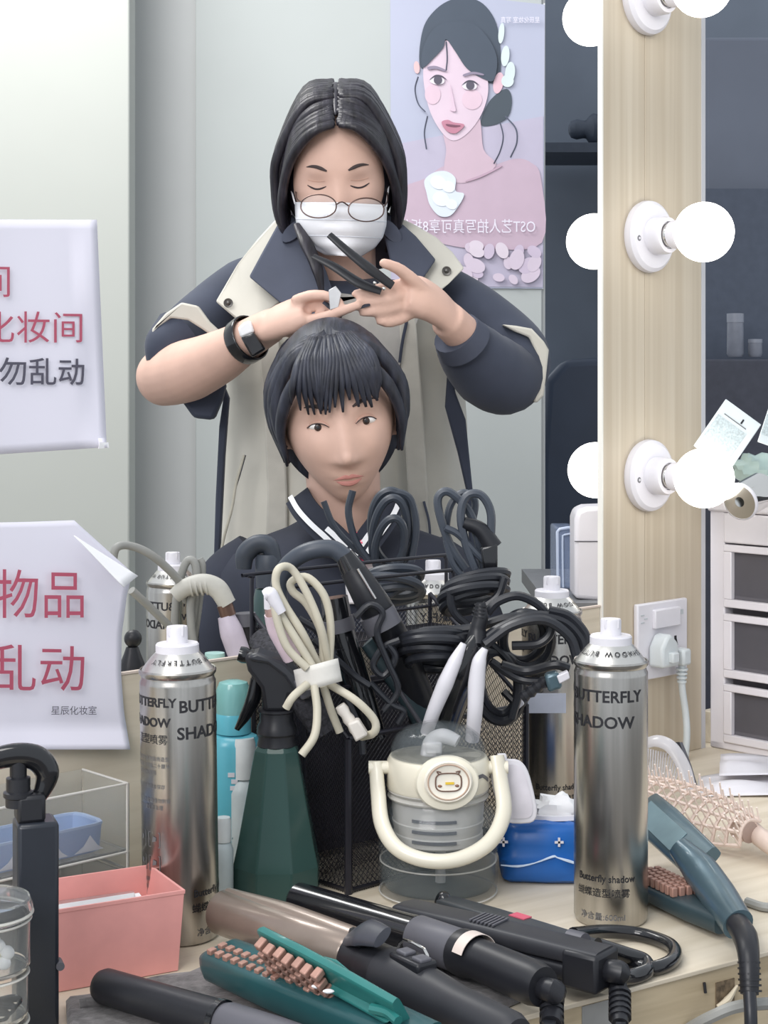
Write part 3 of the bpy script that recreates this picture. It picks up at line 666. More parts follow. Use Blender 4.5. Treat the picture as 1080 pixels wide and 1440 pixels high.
obj('grip_band', MB().tube([at(474, 870, 1.549), at(478, 888, 1.549)], .0155, 16, 1), GREYM, t)
t = stick('flat_iron', 'dark flat iron leaning beside the white and black curler', 'flat iron', [(520, 900, 1.56), (560, 950, 1.56), (600, 1010, 1.56), (625, 1060, 1.56)], [.012, .015, .016, .014], SLATED, flat=.6)
obj('plate_edge', MB().tube([at(556, 962, 1.548), at(594, 1022, 1.548)], .0022, 8), GREYM, t)
t = stick('flat_iron', 'black textured flat iron leaning against the left side mesh', 'flat iron', [(362, 895, 1.50), (390, 935, 1.47), (428, 985, 1.45), (458, 1030, 1.45)], [.010, .013, .014, .012], mat('rough_black', (52, 52, 58), .8, noise=.3, scale=300, bump=1.0), flat=.6)
obj('metal_tip', MB().prism([at(412, 958, 1.43), at(428, 952, 1.43), at(440, 978, 1.43), at(424, 986, 1.43)], (0, .012, 0)), GREYM, t, bevel=.002)
# white and black curler
t = thing('split_curler', 'white and black two armed curler standing upright in the front bin', 'curling iron', at(650, 1010, 1.50))
obj('body', MB().tube([at(676, 892, 1.50), at(668, 915, 1.50), at(656, 950, 1.50), at(640, 990, 1.51), at(628, 1030, 1.52)], [.0095, .017, .017, .015, .012], 24, flat=.55), BLACKG, t)
obj('white_arm', MB().tube([at(652, 905, 1.485), at(640, 930, 1.485), at(626, 962, 1.485), at(610, 1000, 1.49), at(600, 1030, 1.50)], [.003, .0062, .0075, .0065, .006], 16), WHITE, t, label='left white arm')
obj('white_arm', MB().tube([at(682, 912, 1.485), at(674, 930, 1.485), at(670, 962, 1.485), at(668, 1000, 1.485), at(664, 1040, 1.495)], [.003, .0065, .0078, .0070, .0065], 16), WHITE, t, label='right white arm')
obj('swivel_collar', MB().tube([at(662, 898, 1.50), at(676, 900, 1.50), at(678, 893, 1.50)], .0085, 16, 1), BLACK, t)
obj('cable_boot', MB().tube([at(671, 902, 1.50), at(672, 884, 1.50), at(676, 868, 1.50), at(676, 848, 1.50)], [.0105, .0075, .0070, .0045], 16), BLACK, t)
for k in range(4): obj('boot_ring', MB().tube([at(674+k*.5, 868-k*5, 1.50), at(674.6+k*.5, 866-k*5, 1.50)], .0076-.0006*k, 14, 1), BLACK, t)
# --- black cords
g = 'black cords heaped in the organiser'
cord('power_cord', 'tall upright black cord loops rising above the organiser at right', g, [
    ([(655, 800, 1.60), (635, 770, 1.60), (620, 730, 1.60), (616, 700, 1.60), (632, 692, 1.60), (660, 720, 1.60), (672, 760, 1.60), (680, 800, 1.60)], .0042, False),
    ([(668, 800, 1.59), (655, 765, 1.59), (648, 725, 1.59), (656, 698, 1.59), (676, 696, 1.59), (690, 720, 1.59), (690, 760, 1.59)], .0042, False),
    ([(640, 800, 1.61), (628, 760, 1.61), (632, 715, 1.61), (650, 693, 1.61), (668, 705, 1.61), (662, 745, 1.61)], .0036, False),
    ([(700, 805, 1.59), (672, 780, 1.59), (645, 752, 1.59), (626, 742, 1.59)], .0036, False),
    ([(650, 810, 1.60), (636, 790, 1.60), (628, 760, 1.60)], .0036, False)], CORDS)
t = cord('power_cord', 'black cord wound tightly below the tall upright loops', g, [
    (loop(668, 825, 44, 11, 1.57, -.18, dy=.02), .0046, True), (loop(666, 836, 46, 11, 1.565, -.15, dy=.02), .0046, True),
    (loop(662, 846, 40, 12, 1.57, -.25, dy=.02), .0046, True), (loop(672, 816, 42, 9, 1.575, -.22, dy=.018), .0042, True),
    ([(710, 812, 1.55), (700, 838, 1.55), (676, 856, 1.55)], .004, False), ([(632, 830, 1.55), (638, 860, 1.55), (658, 880, 1.55)], .004, False)], CORDM)
obj('plug_head', MB().tube([at(652, 735, 1.59), at(676, 745, 1.59), at(694, 770, 1.59)], [.006, .0078, .0095], 12), BLACK, t)
obj('plug_base', MB().prism([at(676, 770, 1.58), at(700, 765, 1.58), at(700, 800, 1.58), at(680, 806, 1.58)], (0, .02, 0)), BLACKG, t, bevel=.002)
t = cord('power_cord', 'black cord coils lying flat across the middle of the organiser', g, [
    (loop(608, 898, 44, 9, 1.53, -.05, dy=.03), .0046, True), (loop(612, 908, 48, 10, 1.525, .0, dy=.03), .0046, True),
    (loop(608, 920, 44, 10, 1.53, .05, dy=.03), .0046, True), (loop(614, 932, 40, 9, 1.53, .0, dy=.03), .0042, True),
    ([(565, 900, 1.52), (600, 888, 1.52), (660, 884, 1.52), (720, 868, 1.52), (760, 872, 1.52)], .0045, False)], CORDM)
obj('cord_clip', MB().tube([at(648, 890, 1.51), at(648, 912, 1.51)], .0085, 14, 1), BLACK, t)
cord('power_cord', 'black cord looping out to the right over the hairspray can', g, [
    ([(680, 900, 1.50), (700, 885, 1.50), (745, 866, 1.50), (790, 872, 1.50), (815, 895, 1.50), (822, 920, 1.50)], .0046, False),
    ([(682, 906, 1.49), (720, 880, 1.49), (765, 872, 1.49), (800, 895, 1.49), (812, 926, 1.49)], .0046, False),
    ([(685, 862, 1.51), (700, 846, 1.51), (730, 838, 1.51), (762, 855, 1.51), (775, 885, 1.51), (758, 905, 1.51), (720, 908, 1.51)], .0042, False),
    ([(772, 858, 1.50), (800, 866, 1.50), (822, 890, 1.50), (826, 912, 1.50)], .0042, False)], CORDM)
cord('power_cord', 'black cord coil drooping at the right end of the organiser', g, [
    (loop(742, 900, 34, 38, 1.54, .1, dy=.01), .0044, True), (loop(735, 895, 30, 34, 1.55, .3, dy=.01), .0044, True),
    ([(705, 935, 1.53), (740, 944, 1.53), (780, 935, 1.52), (800, 940, 1.52)], .0045, False),
    ([(690, 930, 1.53), (730, 955, 1.53), (770, 958, 1.52), (800, 948, 1.52)], .004, False)], CORDM)
cord('power_cord', 'black cord curling down behind the white curler arm', g, [
    (loop(700, 965, 34, 50, 1.56, -.2, dy=.02), .0046, True), (loop(702, 960, 26, 44, 1.565, -.1, dy=.02), .0046, True),
    ([(690, 905, 1.54), (715, 930, 1.54), (730, 965, 1.54), (720, 1010, 1.54)], .004, False)], CORDM)
cord('power_cord', 'thin black cord tangle beside the thick black iron', g, [
    ([(500, 868, 1.50), (520, 850, 1.50), (538, 862, 1.50), (530, 890, 1.50), (545, 930, 1.50), (560, 970, 1.50), (540, 1000, 1.50)], .0030, False),
    ([(545, 905, 1.505), (556, 925, 1.505), (540, 950, 1.505), (525, 935, 1.505), (540, 910, 1.505), (562, 900, 1.505)], .0034, False),
    ([(520, 960, 1.50), (550, 990, 1.50), (568, 1000, 1.50), (560, 1018, 1.50)], .003, False)], CORDM)
cord('power_cord', 'black cord draped along the left side mesh', g, [
    ([(470, 960, 1.46), (490, 990, 1.46), (506, 1030, 1.46), (510, 1060, 1.46)], .0034, False), ([(440, 900, 1.48), (470, 925, 1.48), (498, 950, 1.49), (520, 965, 1.49)], .0034, False),
    ([(420, 870, 1.50), (450, 890, 1.50), (470, 920, 1.50)], .0034, False)], CORDM)
# plugs at the right end
t = thing('black_plug', 'black ribbed plug with white tip hanging at the right end', 'plug', at(740, 975, 1.50))
obj('plug_grip', MB().tube([at(733+i*4.5, 982-i*3.2, 1.50) for i in range(9)], [.0045, .006]*4+[.0045], 12, 1), BLACK, t)
obj('plug_head', MB().prism([at(766, 950, 1.49), at(786, 945, 1.49), at(792, 968, 1.49), at(772, 975, 1.49)], (0, .016, 0)), SLATE, t, bevel=.003)
obj('plug_tip', MB().prism([at(783, 951, 1.488), at(799, 944, 1.488), at(802, 954, 1.488), at(787, 962, 1.488)], (0, .010, 0)), WHITE, t, bevel=.001)
t = thing('white_plug', 'small white plug tip above the front mesh at right', 'plug', at(730, 990, 1.56))
obj('plug_head', MB().prism([at(722, 990, 1.56), at(732, 982, 1.56), at(738, 990, 1.56), at(729, 998, 1.56)], (0, .012, 0)), WHITE, t, bevel=.001)
obj('plug_neck', MB().tube([at(722, 986, 1.566), at(708, 972, 1.57)], .004, 8), BLACK, t)
obj('sticker_note', MB().obox(at(742, 975, 1.652), at(796, 975, 1.652)-at(742, 975, 1.652), (0, .0006, 0), (0, 0, -.020)), mat('note_grey', (196, 200, 214), .5), label='pale paper label stuck on the back hairspray can', cat='label')

# --- clear water bottle with cream handle
wb = desk(616, 1.462); wt = thing('water_bottle', 'clear water bottle with cream lid and carrying handle in front of the organiser', 'bottle', wb)
TW = T(wb)
obj('clear_body', MB().lathe([(0, .001), (.044, .001), (.0485, .004), (.0500, .012), (.0500, .070), (.047, .083), (.041, .092), (.0395, .097), (.0385, .097), (.040, .0915), (.0455, .083), (.0480, .070), (.0480, .014), (.045, .008), (0, .007)], TW, 56), GLASS, wt)
obj('water', MB().lathe([(0, .0075), (.044, .0085), (.0478, .015), (.0478, .034), (0, .034)], TW, 56), WATER, wt)
for z, r in ((.003, .0490), (.034, .0484)): obj('rim_glint_ring', MB().tube([wb+V((r*cos(a), r*sin(a), z)) for a in [i*pi/16 for i in range(32)]], .0008, 6, 2, closed=True), rim, wt)  # pale rings stand in for the glints along the clear rims
obj('straw', MB().tube([wb+V((.002, 0, .010)), wb+V((.002, 0, .055))], .0045, 12, 1), mat('straw_white', (214, 214, 214), .3), wt)
obj('strainer', MB().lathe([(.035, .052), (.0375, .054), (.0375, .062), (.0365, .063), (.0385, .074), (.0375, .075), (.0385, .086), (.038, .098), (0, .098), (0, .052)], TW, 48), mat('strainer_white', (222, 220, 216), .35), wt)
for k, z in enumerate((.059, .069, .0795)):
    b = MB(); b.loft([[V((wb.x+r*cos(a), wb.y+r*sin(a), wb.z+zz)) for r, zz in ((.0380, z), (.0392, z), (.0392, z+.003), (.0380, z+.003))] for a in [radians(-125+ j*8) for j in range(8)]]); obj('slot', b, GREYM, wt)
obj('thread_ring', MB().lathe([(.0415, .096), (.0425, .098), (.0405, .101), (.0425, .104), (.0415, .107), (.0, .107)], TW, 48), mat('ring_clear', (214, 212, 206), .2, alpha=.7), wt)
obj('lid_base', MB().lathe([(.0420, .105), (.0430, .107), (.0425, .133), (.0405, .137), (.036, .138), (0, .138)], TW, 56), CREAM, wt, smooth=30)
obj('lid_dome', MB().lathe([(.0400, .138), (.0395, .147), (.0355, .157), (.027, .165), (.014, .1695), (0, .1705), (0, .1690), (.0135, .168), (.026, .1635), (.034, .156), (.0382, .147), (.0388, .138)], TW, 56), GLASS, wt)
obj('spout', MB().tube([wb+V((-.006, 0, .137)), wb+V((-.004, 0, .150)), wb+V((.004, -.004, .157)), wb+V((.016, -.008, .153))], [.009, .0085, .008, .006], 16), mat('spout_white', (236, 236, 238), .3, trans=.2), wt)
obj('spout_hinge', MB().box((-.004, -.006, .147), (.014, .012, .012), TW), mat('spout_white', (236, 236, 238), .3), wt, bevel=.002)
BM = axes(wb+V((.006, -.040, .123)), V((1, .1, 0)).normalized(), V((0, .12, .993)), V((.1, -.99, .1)).normalized())
obj('button_plate', MB().lathe([(0, -.004), (.0255, -.004), (.0265, -.001), (.0250, .003), (.021, .004), (0, .004)], BM @ T((0, -.002, 0)), 40), CREAM, wt)
obj('button', MB().lathe([(.019, .004), (.0200, .0065), (.0185, .0085), (.0178, .0080), (0, .0078)], BM, 40), mat('button_face', (238, 232, 218), .3), wt)
obj('button_ring', MB().tube([BM @ V((.0165*cos(a), .0165*sin(a), .0085)) for a in [i*pi/12 for i in range(24)]], .0006, 6, 2, closed=True), mat('rose_line', (188, 160, 140), .4), wt)
# plain little emblem: a round-cornered outline, a yellow bar and two small cheeks
obj('emblem_outline', MB().tube([BM @ V((.0105*math.copysign(abs(cos(a))**.6, cos(a)), .0085*math.copysign(abs(sin(a))**.6, sin(a)), .0085)) for a in [i*pi/12 for i in range(24)]], .0006, 6, 2, closed=True), mat('brown_line', (112, 84, 72), .5), wt)
obj('emblem_mark', MB().box((.001, -.001, .0084), (.007, .0022, .0008), BM), YEL, wt)
for s in (-1, 1): obj('emblem_mark', MB().sph(BM @ V((s*.007, -.0035, .0082)), (.0018, .0006, .0014), 10, 6), mat('emblem_brown', (150, 110, 90), .5), wt)
for s in (-1, 1): obj('emblem_mark', MB().tube([BM @ V((s*.008, .008, .0085)), BM @ V((s*.0095, .0105, .0085)), BM @ V((s*.006, .0095, .0085))], .0006, 6, 2), mat('brown_line', (112, 84, 72), .5), wt)
hpts = [wb+V(p) for p in ((-.0520, -.004, .131), (-.0500, -.016, .104), (-.0465, -.034, .078), (-.034, -.050, .060), (-.010, -.060, .052), (.016, -.060, .054), (.040, -.048, .066), (.0525, -.030, .088), (.0515, -.012, .115), (.0490, -.004, .138))]
obj('handle', MB().tube(hpts, [.0050, .0054, .0056, .0056, .0056, .0056, .0056, .0056, .0054, .0050], 14, 6, flat=1.3), CREAM, wt)
for s in (-1, 1): obj('handle_pivot', MB().tube([wb+V((s*.041, -.004, .126)), wb+V((s*.058, -.004, .126))], .0065, 16, 1), CREAM, wt)
b = MB(); b.loft([[V((wb.x+.0428*cos(a), wb.y+.0428*sin(a), wb.z+z)) for z in (.118+.004*math.sin(j), .1215+.004*math.sin(j))]+[V((wb.x+.0436*cos(a), wb.y+.0436*sin(a), wb.z+z)) for z in (.1215+.004*math.sin(j), .118+.004*math.sin(j))] for j, a in enumerate([radians(-48+k*7) for k in range(5)])]); obj('printed_mark', b, GREYM, wt)

wt.matrix_world = TW @ Matrix.Diagonal((1.07, 1.07, .89, 1)); WM[wt.name] = wt.matrix_world.copy()
# --- blue wet wipes with open lid
wp0 = desk(752, 1.44)
ww = thing('wet_wipes', 'blue pack of wet wipes with white lid flipped open', 'wipes', wp0)
a_, b_ = on(700, 1240), on(812, 1250); wd = V((1, -.02, 0)).normalized(); wn = V((.02, 1, 0))
WL = .085; oo = on(704, 1246)
def wr(z, k, n=24, sx=.5, sy=.5, q=.35):
    c = oo+wd*(WL*.5)+wn*.045; out = []
    for i in range(n):
        a = i*2*pi/n; ca, sa = cos(a), sin(a)
        out.append(V((c.x, c.y, z))+wd*(WL*sx*k*math.copysign(abs(ca)**q, ca))+wn*(.045*2*sy*k*math.copysign(abs(sa)**q, sa)))
    return out
random.seed(3)
rings = []
for z, k in ((0, .88), (.004, .97), (.012, .99), (.022, 1.04), (.026, .98), (.036, .97), (.046, .93), (.052, .84), (.0535, .5)):
    rings.append([p+V((random.uniform(-1, 1), random.uniform(-1, 1), random.uniform(-1, 1)))*.0012 for p in wr(DESK+z+.0008, k)])
obj('pack', MB().loft(rings), BLUE, ww, smooth=50)
obj('seam', MB().tube([oo+wd*u*WL+wn*(-.0035)+Z_*z for u, z in ((-.0, .020), (.18, .019), (.36, .022), (.55, .028), (.6, .027), (.72, .024), (.86, .021), (1.0, .024))], [.0006, .0012, .0006, .0012, .0008, .0016, .0012, .0008], 6, 3, flat=.6), mat('seam_white', (200, 216, 236), .4), ww)
for x, z in ((.03, .040), (.62, .040)):
    c = oo+wd*x*WL+wn*(-.0005)+Z_*z
    for s in ((.008, .002), (.002, .008)): obj('cross_print', MB().box(c, (s[0], .0014, s[1])), WHITE, ww)
obj('green_stripe', MB().prism([oo+wd*(.80*WL)-wn*.0015+Z_*.047, oo+wd*(.88*WL)-wn*.0015+Z_*.047, oo+wd*(1.0*WL)-wn*.003+Z_*.020, oo+wd*(.95*WL)-wn*.003+Z_*.020], -wn*.0008), mat('mint', (120, 200, 180), .4), ww)
lz = DESK+.054; lc = oo+wd*(WL*.62)+wn*.040
obj('lid_base', MB().loft([[V((lc.x+(.032-k)*cos(a), lc.y+(.022-k)*sin(a), z)) for a in [i*2*pi/28 for i in range(28)]] for z, k in ((lz, 0), (lz+.004, .001), (lz+.004, .005), (lz+.001, .006))]), WHITE, ww)
obj('tissue', MB().sph((lc.x, lc.y, lz+.005), (.024, .014, .014), 20, 12, fn=lambda p, q: q*(1+.16*sin(p.x*9+p.z*6)+.1*sin(p.y*14))), PAPERW, ww)
LMx = axes(at(722, 1112, 1.468), V((.99, .1, 0)).normalized(), V((-.22, .15, .965)).normalized(), V((0, -1, .1)).normalized())
outl = [(.018*math.copysign(abs(cos(a))**.55, cos(a)), .029*math.copysign(abs(sin(a))**.55, sin(a))) for a in [i*2*pi/28 for i in range(28)]]
obj('flip_lid', MB().prism([LMx @ V((x, y, 0)) for x, y in outl], LMx.to_3x3() @ V((0, 0, .004))), WHITE, ww, bevel=.0012)
obj('lid_recess', MB().prism([LMx @ V((x*.8, y*.84, .0041)) for x, y in outl], LMx.to_3x3() @ V((0, 0, .0006))), mat('lid_inner', (218, 214, 222), .4), ww)
obj('lid_tab', MB().box((-.003, .031, .002), (.008, .006, .003), LMx), WHITE, ww, bevel=.001)

# --- white drawer unit at the right
UO = wz(1002, DESK, .012)
u_ = thing('drawer_unit', 'white drawer unit with smoked drawers at the right beside the board', 'drawers', UO)
DL, DPT, UH = .30, .20, .312
fx_ = -N_; sx_ = W_          # front face runs towards the viewer, the unit goes back to the right
def up(a, d, z): return UO+fx_*a+sx_*d+Z_*z
def ub(a0, a1, d0, d1, z0, z1): return MB().obox(up(a0, d0, z0), fx_*(a1-a0), sx_*(d1-d0), Z_*(z1-z0))
UW = mat('unit_white', (228, 224, 229), .4, noise=.01)
obj('post', ub(-.004, .018, 0, .02, 0, .300), UW, u_, bevel=.002); obj('post', ub(DL-.018, DL, 0, .02, 0, .300), UW, u_, bevel=.002)
obj('back_panel', ub(0, DL, DPT-.006, DPT, 0, .300), UW, u_); obj('side_panel', ub(-.004, .002, .01, DPT, 0, .300), UW, u_); obj('side_panel', ub(DL-.006, DL, .01, DPT, 0, .300), UW, u_)
obj('top_panel', ub(-.006, DL+.004, -.004, DPT, .296, .312), UW, u_, bevel=.003)
obj('base_panel', ub(-.004, DL, 0, DPT, 0, .010), UW, u_, bevel=.002)
for z0, z1 in ((.010, .0825), (.0905, .170), (.178, .256)):
    d = obj('drawer', ub(.030, DL-.02, .006, DPT-.02, z0+.010, z0+.014), UW, u_)
    obj('drawer_window', ub(.028, DL-.02, .004, .0065, z0+.008, z1-.008), SMOKE, d)
    for q in ((.018, DL-.018, z0, z0+.010), (.018, DL-.018, z1-.009, z1), (.018, .030, z0+.010, z1-.009), (DL-.03, DL-.018, z0+.010, z1-.009)): obj('drawer_frame', ub(q[0], q[1], -.003, .005, q[2], q[3]), UW, d, bevel=.0012)
obj('top_rail', ub(.018, DL-.018, -.003, .010, .258, .295), UW, u_, bevel=.002)
obj('pink_case', ub(.085, .2, .03, .12, .198, .216), mat('soft_pink', (226, 170, 172), .4), label='pink case inside the top drawer', cat='case')
obj('grey_case', ub(.06, .16, .05, .15, .216, .25), mat('bluish_grey', (150, 154, 170), .5), label='grey blue case inside the top drawer', cat='case')
# cards and tape rolls on top
def card(px, py, y, wpx, hpx, rot, lab, nm='paper_card'):
    c = at(px, py, y); m = T(c) @ Matrix.Rotation(rot, 4, 'Y') @ Matrix.Rotation(radians(-8), 4, 'X'); t = thing(nm, lab, 'card', c); w2, h2 = wpx/F*y, hpx/F*y
    obj('card_sheet', MB().box((0, 0, 0), (w2, .002, h2), m), mat('card_white', (220, 228, 230), .5, noise=.02), t, bevel=.0012)
    obj('printed_panel', MB().box((-.003, -.0013, -h2*.05), (w2*.78, .0006, h2*.5), m), mat('print_pale', (196, 208, 210), .6, noise=.15, scale=400), t)
    obj('printed_line', MB().box((-.002, -.0014, h2*.27), (w2*.6, .0006, .0010), m), INKL, t)
    obj('printed_mark', MB().box((w2*.1, -.0014, h2*.34), (.002, .0006, .006), m), INK, t)
    return t
card(1023, 612, 1.95, 62, 82, radians(36), 'white printed card leaning behind the lowest bulb')
card(1093, 600, 1.92, 40, 60, radians(20), 'white card cut off by the right picture edge')
t = thing('tape_roll', 'shiny silver roll on top of the white drawer unit', 'roll', up(.10, .06, .312))
RMx = frame(at(1040, 706, 1.90), at(1096, 674, 1.97))
obj('roll_body', MB().lathe([(.006, 0), (.021, 0), (.021, .05), (.006, .05)], RMx @ T((0, 0, 0)), 40, cap=False), STEELB, t)
obj('roll_core', MB().lathe([(.0205, -.001), (.0225, .001), (.0225, .003), (.0205, .004)], RMx, 40, cap=False), WHITE, t)
t = thing('clear_bag', 'clear pale green bag lying behind the silver roll', 'bag', up(.05, .10, .312))
obj('bag_body', MB().sph(at(1062, 660, 2.02), (.030, .02, .020), 20, 12, fn=lambda p, q: q*(1+.15*sin(p.x*8+p.z*5))), mat('pale_green_film', (200, 222, 216), .2, trans=.3), t)
for k in range(3):
    p = [(1050, 716-k*2, 1.90), (1062, 706-k*3, 1.89), (1076, 702-k, 1.89), (1092, 700, 1.89)]
    s = thing('hair_pin', ['lower', 'middle', 'upper'][k]+' black hair pin beside the silver roll', 'hair pin', at(*p[0]), 'black hair pins on the drawer unit'); obj('pin_wire', MB().tube([at(*q) for q in p], .0012, 6), BLACKG, s)
for k, (x, y) in enumerate(((0, 0), (.02, .014))):
    c = on(1046+k*30, 1108-k*14, .002); t = obj('paper_bag', MB().grid(lambda i, j: V((c.x-.06+.16*i+.02*j, c.y-.035+.09*j, DESK+.001+.012*k+.008*sin(i*6+k)*sin(j*4)**2+.004*i)), 16, 12), mat('film_white', (232, 230, 236), .35, noise=.02), solid=.0008, label=['white plastic sheet lying on the desk at right', 'white plastic sheet heaped against the drawer unit'][k], cat='sheet')

# --- vent brush, black comb, clear comb behind the right can
vb = thing('vent_brush', 'blush pink vent brush with rows of pins at right', 'brush', on(960, 1170))
a = on(885, 1112, .03); e = on(1052, 1168, .026); BMx = frame(a, e, V((-.2, -.7, .75)))
Lb = (e-a).length
def bw(t): return .032*sin(pi*min(1, max(0.12, .25+t*.62)))**.7
b = MB(); ns = 12
for i in range(ns):                       # ribs across the head
    tt = i/(ns-1); wv = bw(tt); z = tt*Lb
    b.tube([BMx @ V((-wv, -.004, z)), BMx @ V((-wv*.5, .006, z)), BMx @ V((0, .009, z)), BMx @ V((wv*.5, .006, z)), BMx @ V((wv, -.004, z))], .0019, 6, 3)
for s in (-1, -.5, 0, .5, 1): b.tube([BMx @ V((bw(i/8)*s, .009-.013*s*s, i/8*Lb)) for i in range(9)], .0022, 6, 2)
obj('vented_head', b, BRUSH, vb, kind='stuff')
pinm = mat('pin_plastic', (240, 226, 218), .3, noise=0)
b = MB()
for i in range(ns):
    for j in range(-4, 5):
        tt = i/(ns-1); s = j/4; x = bw(tt)*s; p = BMx @ V((x, .009-.013*s*s, tt*Lb)); q = BMx @ V((x*1.15, .026-.013*s*s, tt*Lb+.003)); b.tube([p, q], .0009, 5, 1)
obj('pins', b, pinm, vb, kind='stuff')
hp_ = [BMx @ V((0, -.002, Lb-.01)), on(1050, 1160, .024), on(1075, 1182, .018), on(1130, 1215, .014)]
obj('handle', MB().tube(hp_, [.012, .0085, .0095, .010], 16), BRUSH, vb)
obj('handle_ring', MB().tube([BMx @ V((0, -.002, Lb+.000)), BMx @ V((0, -.002, Lb+.0015))], .0105, 18, 1), mat('ring_tan', (170, 148, 138), .4), vb)
t = thing('hair_clip', 'slim black hair clip leaning behind the vent brush', 'hair clip', on(965, 1110))
obj('upper_jaw', MB().tube([at(952, 1044, 1.80), at(962, 1080, 1.79), at(975, 1112, 1.78)], [.004, .0055, .004], 10, flat=.5), BLACK, t); obj('lower_jaw', MB().tube([at(957, 1044, 1.81), at(968, 1076, 1.80), at(978, 1108, 1.79)], [.003, .0045, .004], 10, flat=.5), GREYM, t)
t = thing('clear_comb', 'clear wide comb standing behind the silver can at right', 'comb', on(935, 1110))
cm_ = mat('clear_comb_plastic', (220, 218, 222), .2, alpha=.65, noise=0)
obj('comb_back', MB().tube([at(905, 1046, 1.80), at(925, 1042, 1.79), at(945, 1052, 1.78), at(962, 1080, 1.77), at(970, 1112, 1.76)], .0075, 10, flat=.35), cm_, t)
b = MB()
for k in range(14): b.tube([at(908+k*3.6, 1052+k*.8+max(0, k-8)*3, 1.79), at(906+k*3.3, 1100, 1.78)], .0011, 5, 1)
obj('teeth', b, cm_, t, kind='stuff')

# --- slate crimper on the right
sc_ = thing('hair_crimper', 'open slate blue hair crimper with cord, right on the desk', 'hair crimper', on(985, 1290))
def jaw(t, pts, rad, m, nm, flat=.5, seg=20): return obj(nm, MB().tube(pts, rad, seg, 6, flat=flat), m, t)
def slabjaw(t, nm, p0, p1, wd_, th, up_, m, taper=.8, mid=1.0, bev=.003):
    M = frame(p0, p1, up_); Lj = (V(p1)-V(p0)).length; rs = []
    for z, k, h in ((0, .72, .55), (.04, .92, .9), (.35, 1.0, 1.0), (.7, .95*mid, 1.0), (1, taper, .9)):
        x, y = wd_/2*k, th/2*h
        rs.append([M @ V((math.copysign(abs(cos(a))**.45, cos(a))*x, math.copysign(abs(sin(a))**.45, sin(a))*y, z*Lj)) for a in [i*2*pi/20 for i in range(20)]])
    return obj(nm, MB().loft(rs), m, t), M, Lj
upv = V((-.25, -.25, 1))
A1, A2 = on(905, 1135, .050), on(990, 1215, .034); B2 = on(1035, 1300, .018)
j, JM, JL = slabjaw(sc_, 'upper_jaw', A1, A2, .040, .014, V((-.5, -.6, .62)), SLATE, .9)
obj('plate_recess', MB().box((-.002, .0072, JL*.40), (.022, .001, JL*.6), JM), mat('pale_slate', (122, 146, 154), .3, .4), sc_, bevel=.0004)
obj('arm', MB().tube([on(955, 1192, .048), on(985, 1225, .036), on(1012, 1262, .026), on(1038, 1300, .020)], [.010, .0155, .0155, .0135], 22, 6, flat=.8), SLATE, sc_)
j, JM2, JL2 = slabjaw(sc_, 'lower_jaw', on(900, 1240, .010), on(1022, 1300, .012), .034, .016, Z_, SLATED, .7)
b = MB()
for i in range(9):
    for k in range(4): b.box((-.0115+.0075*k, .0115, .012+.0075*i), (.0055, .008, .0050), JM2)
obj('ceramic_teeth', b, COPPER, sc_, bevel=.0008, kind='stuff')
b = MB()
for i in range(8): b.box((-.012, -.0095, .012+.008*i), (.012, .006, .0050), JM)
obj('upper_teeth', b, COPPER, sc_, bevel=.0008, kind='stuff')
obj('cord_boot', MB().tube([on(1036, 1298, .020), at(1048, 1318, 1.280), at(1053, 1348, 1.255), at(1054, 1398, 1.242)], [.0095, .0100, .0082, .0070], 16), BLACK, sc_)
for k in range(6): obj('boot_ring', MB().tube([at(1053.0+k*.4, 1352+k*8, 1.2535-k*.002), at(1053.2+k*.4, 1355+k*8, 1.253-k*.002)], .0088, 14, 1), BLACK, sc_)
obj('cable', MB().tube([at(1054, 1396, 1.235), at(1056, 1440, 1.225), at(1056, 1520, 1.22)], .0050, 10), CORDM, sc_)
# grey cable under it, on the desk and over the edge
t = thing('grey_cable', 'thin grey cable lying on the desk behind the slate crimper', 'cord', on(1060, 1270)); obj('cable', MB().tube([on(1050, 1268, .004), on(1078, 1276, .004), on(1110, 1272, .004)], .004, 8), CORDG, t)
t = thing('pale_cable', 'pale cable hanging below the desk edge at lower right', 'cord', at(1000, 1430, 1.3)); obj('cable', MB().tube([at(960, 1452, 1.262), at(1000, 1430, 1.25), at(1040, 1415, 1.25), at(1100, 1410, 1.27)], .0048, 8), CORDG, t)
# --- towel and the tools lying in front
TZ = .0088
tw = [on(92, 1416), on(150, 1400), on(268, 1376), on(330, 1345), on(400, 1335), on(560, 1300), on(700, 1330), on(820, 1362), on(842, 1372), on(700, 1425), on(600, 1470), on(500, 1500), on(300, 1550), on(120, 1540)]
random.seed(5)
tc2 = sum(tw, V())/len(tw)
rim_ = []
for i in range(len(tw)):
    a, b2 = tw[i], tw[(i+1) % len(tw)]
    for k in range(4): rim_.append(a.lerp(b2, k/4)+V((random.uniform(-1, 1), random.uniform(-1, 1), 0))*.002)
rs = []
for k, z in ((1.0, .0012), (1.002, .004), (.985, .0065), (.8, .0065), (.6, .0068), (.4, .0062), (.2, .0066)):
    rs.append([V((tc2.x+(p.x-tc2.x)*k, tc2.y+(p.y-tc2.y)*k, DESK+z+(.0016*sin(i*.9+k*9) if k < 1 else 0))) for i, p in enumerate(rim_)])
obj('towel', MB().loft(rs), TOWEL, smooth=60, label='crumpled grey towel under the hair tools at the front', cat='towel')
for dz in (0, 1): obj('towel_fold', MB().tube([on(112+40*dz, 1412-6*dz, .010), on(200, 1400, .012), on(300, 1410+20*dz, .010)], .0042, 8, flat=.6), TOWEL, bpy.data.objects['towel'])
def ft(px, py, h): return on(px, py, TZ+h)
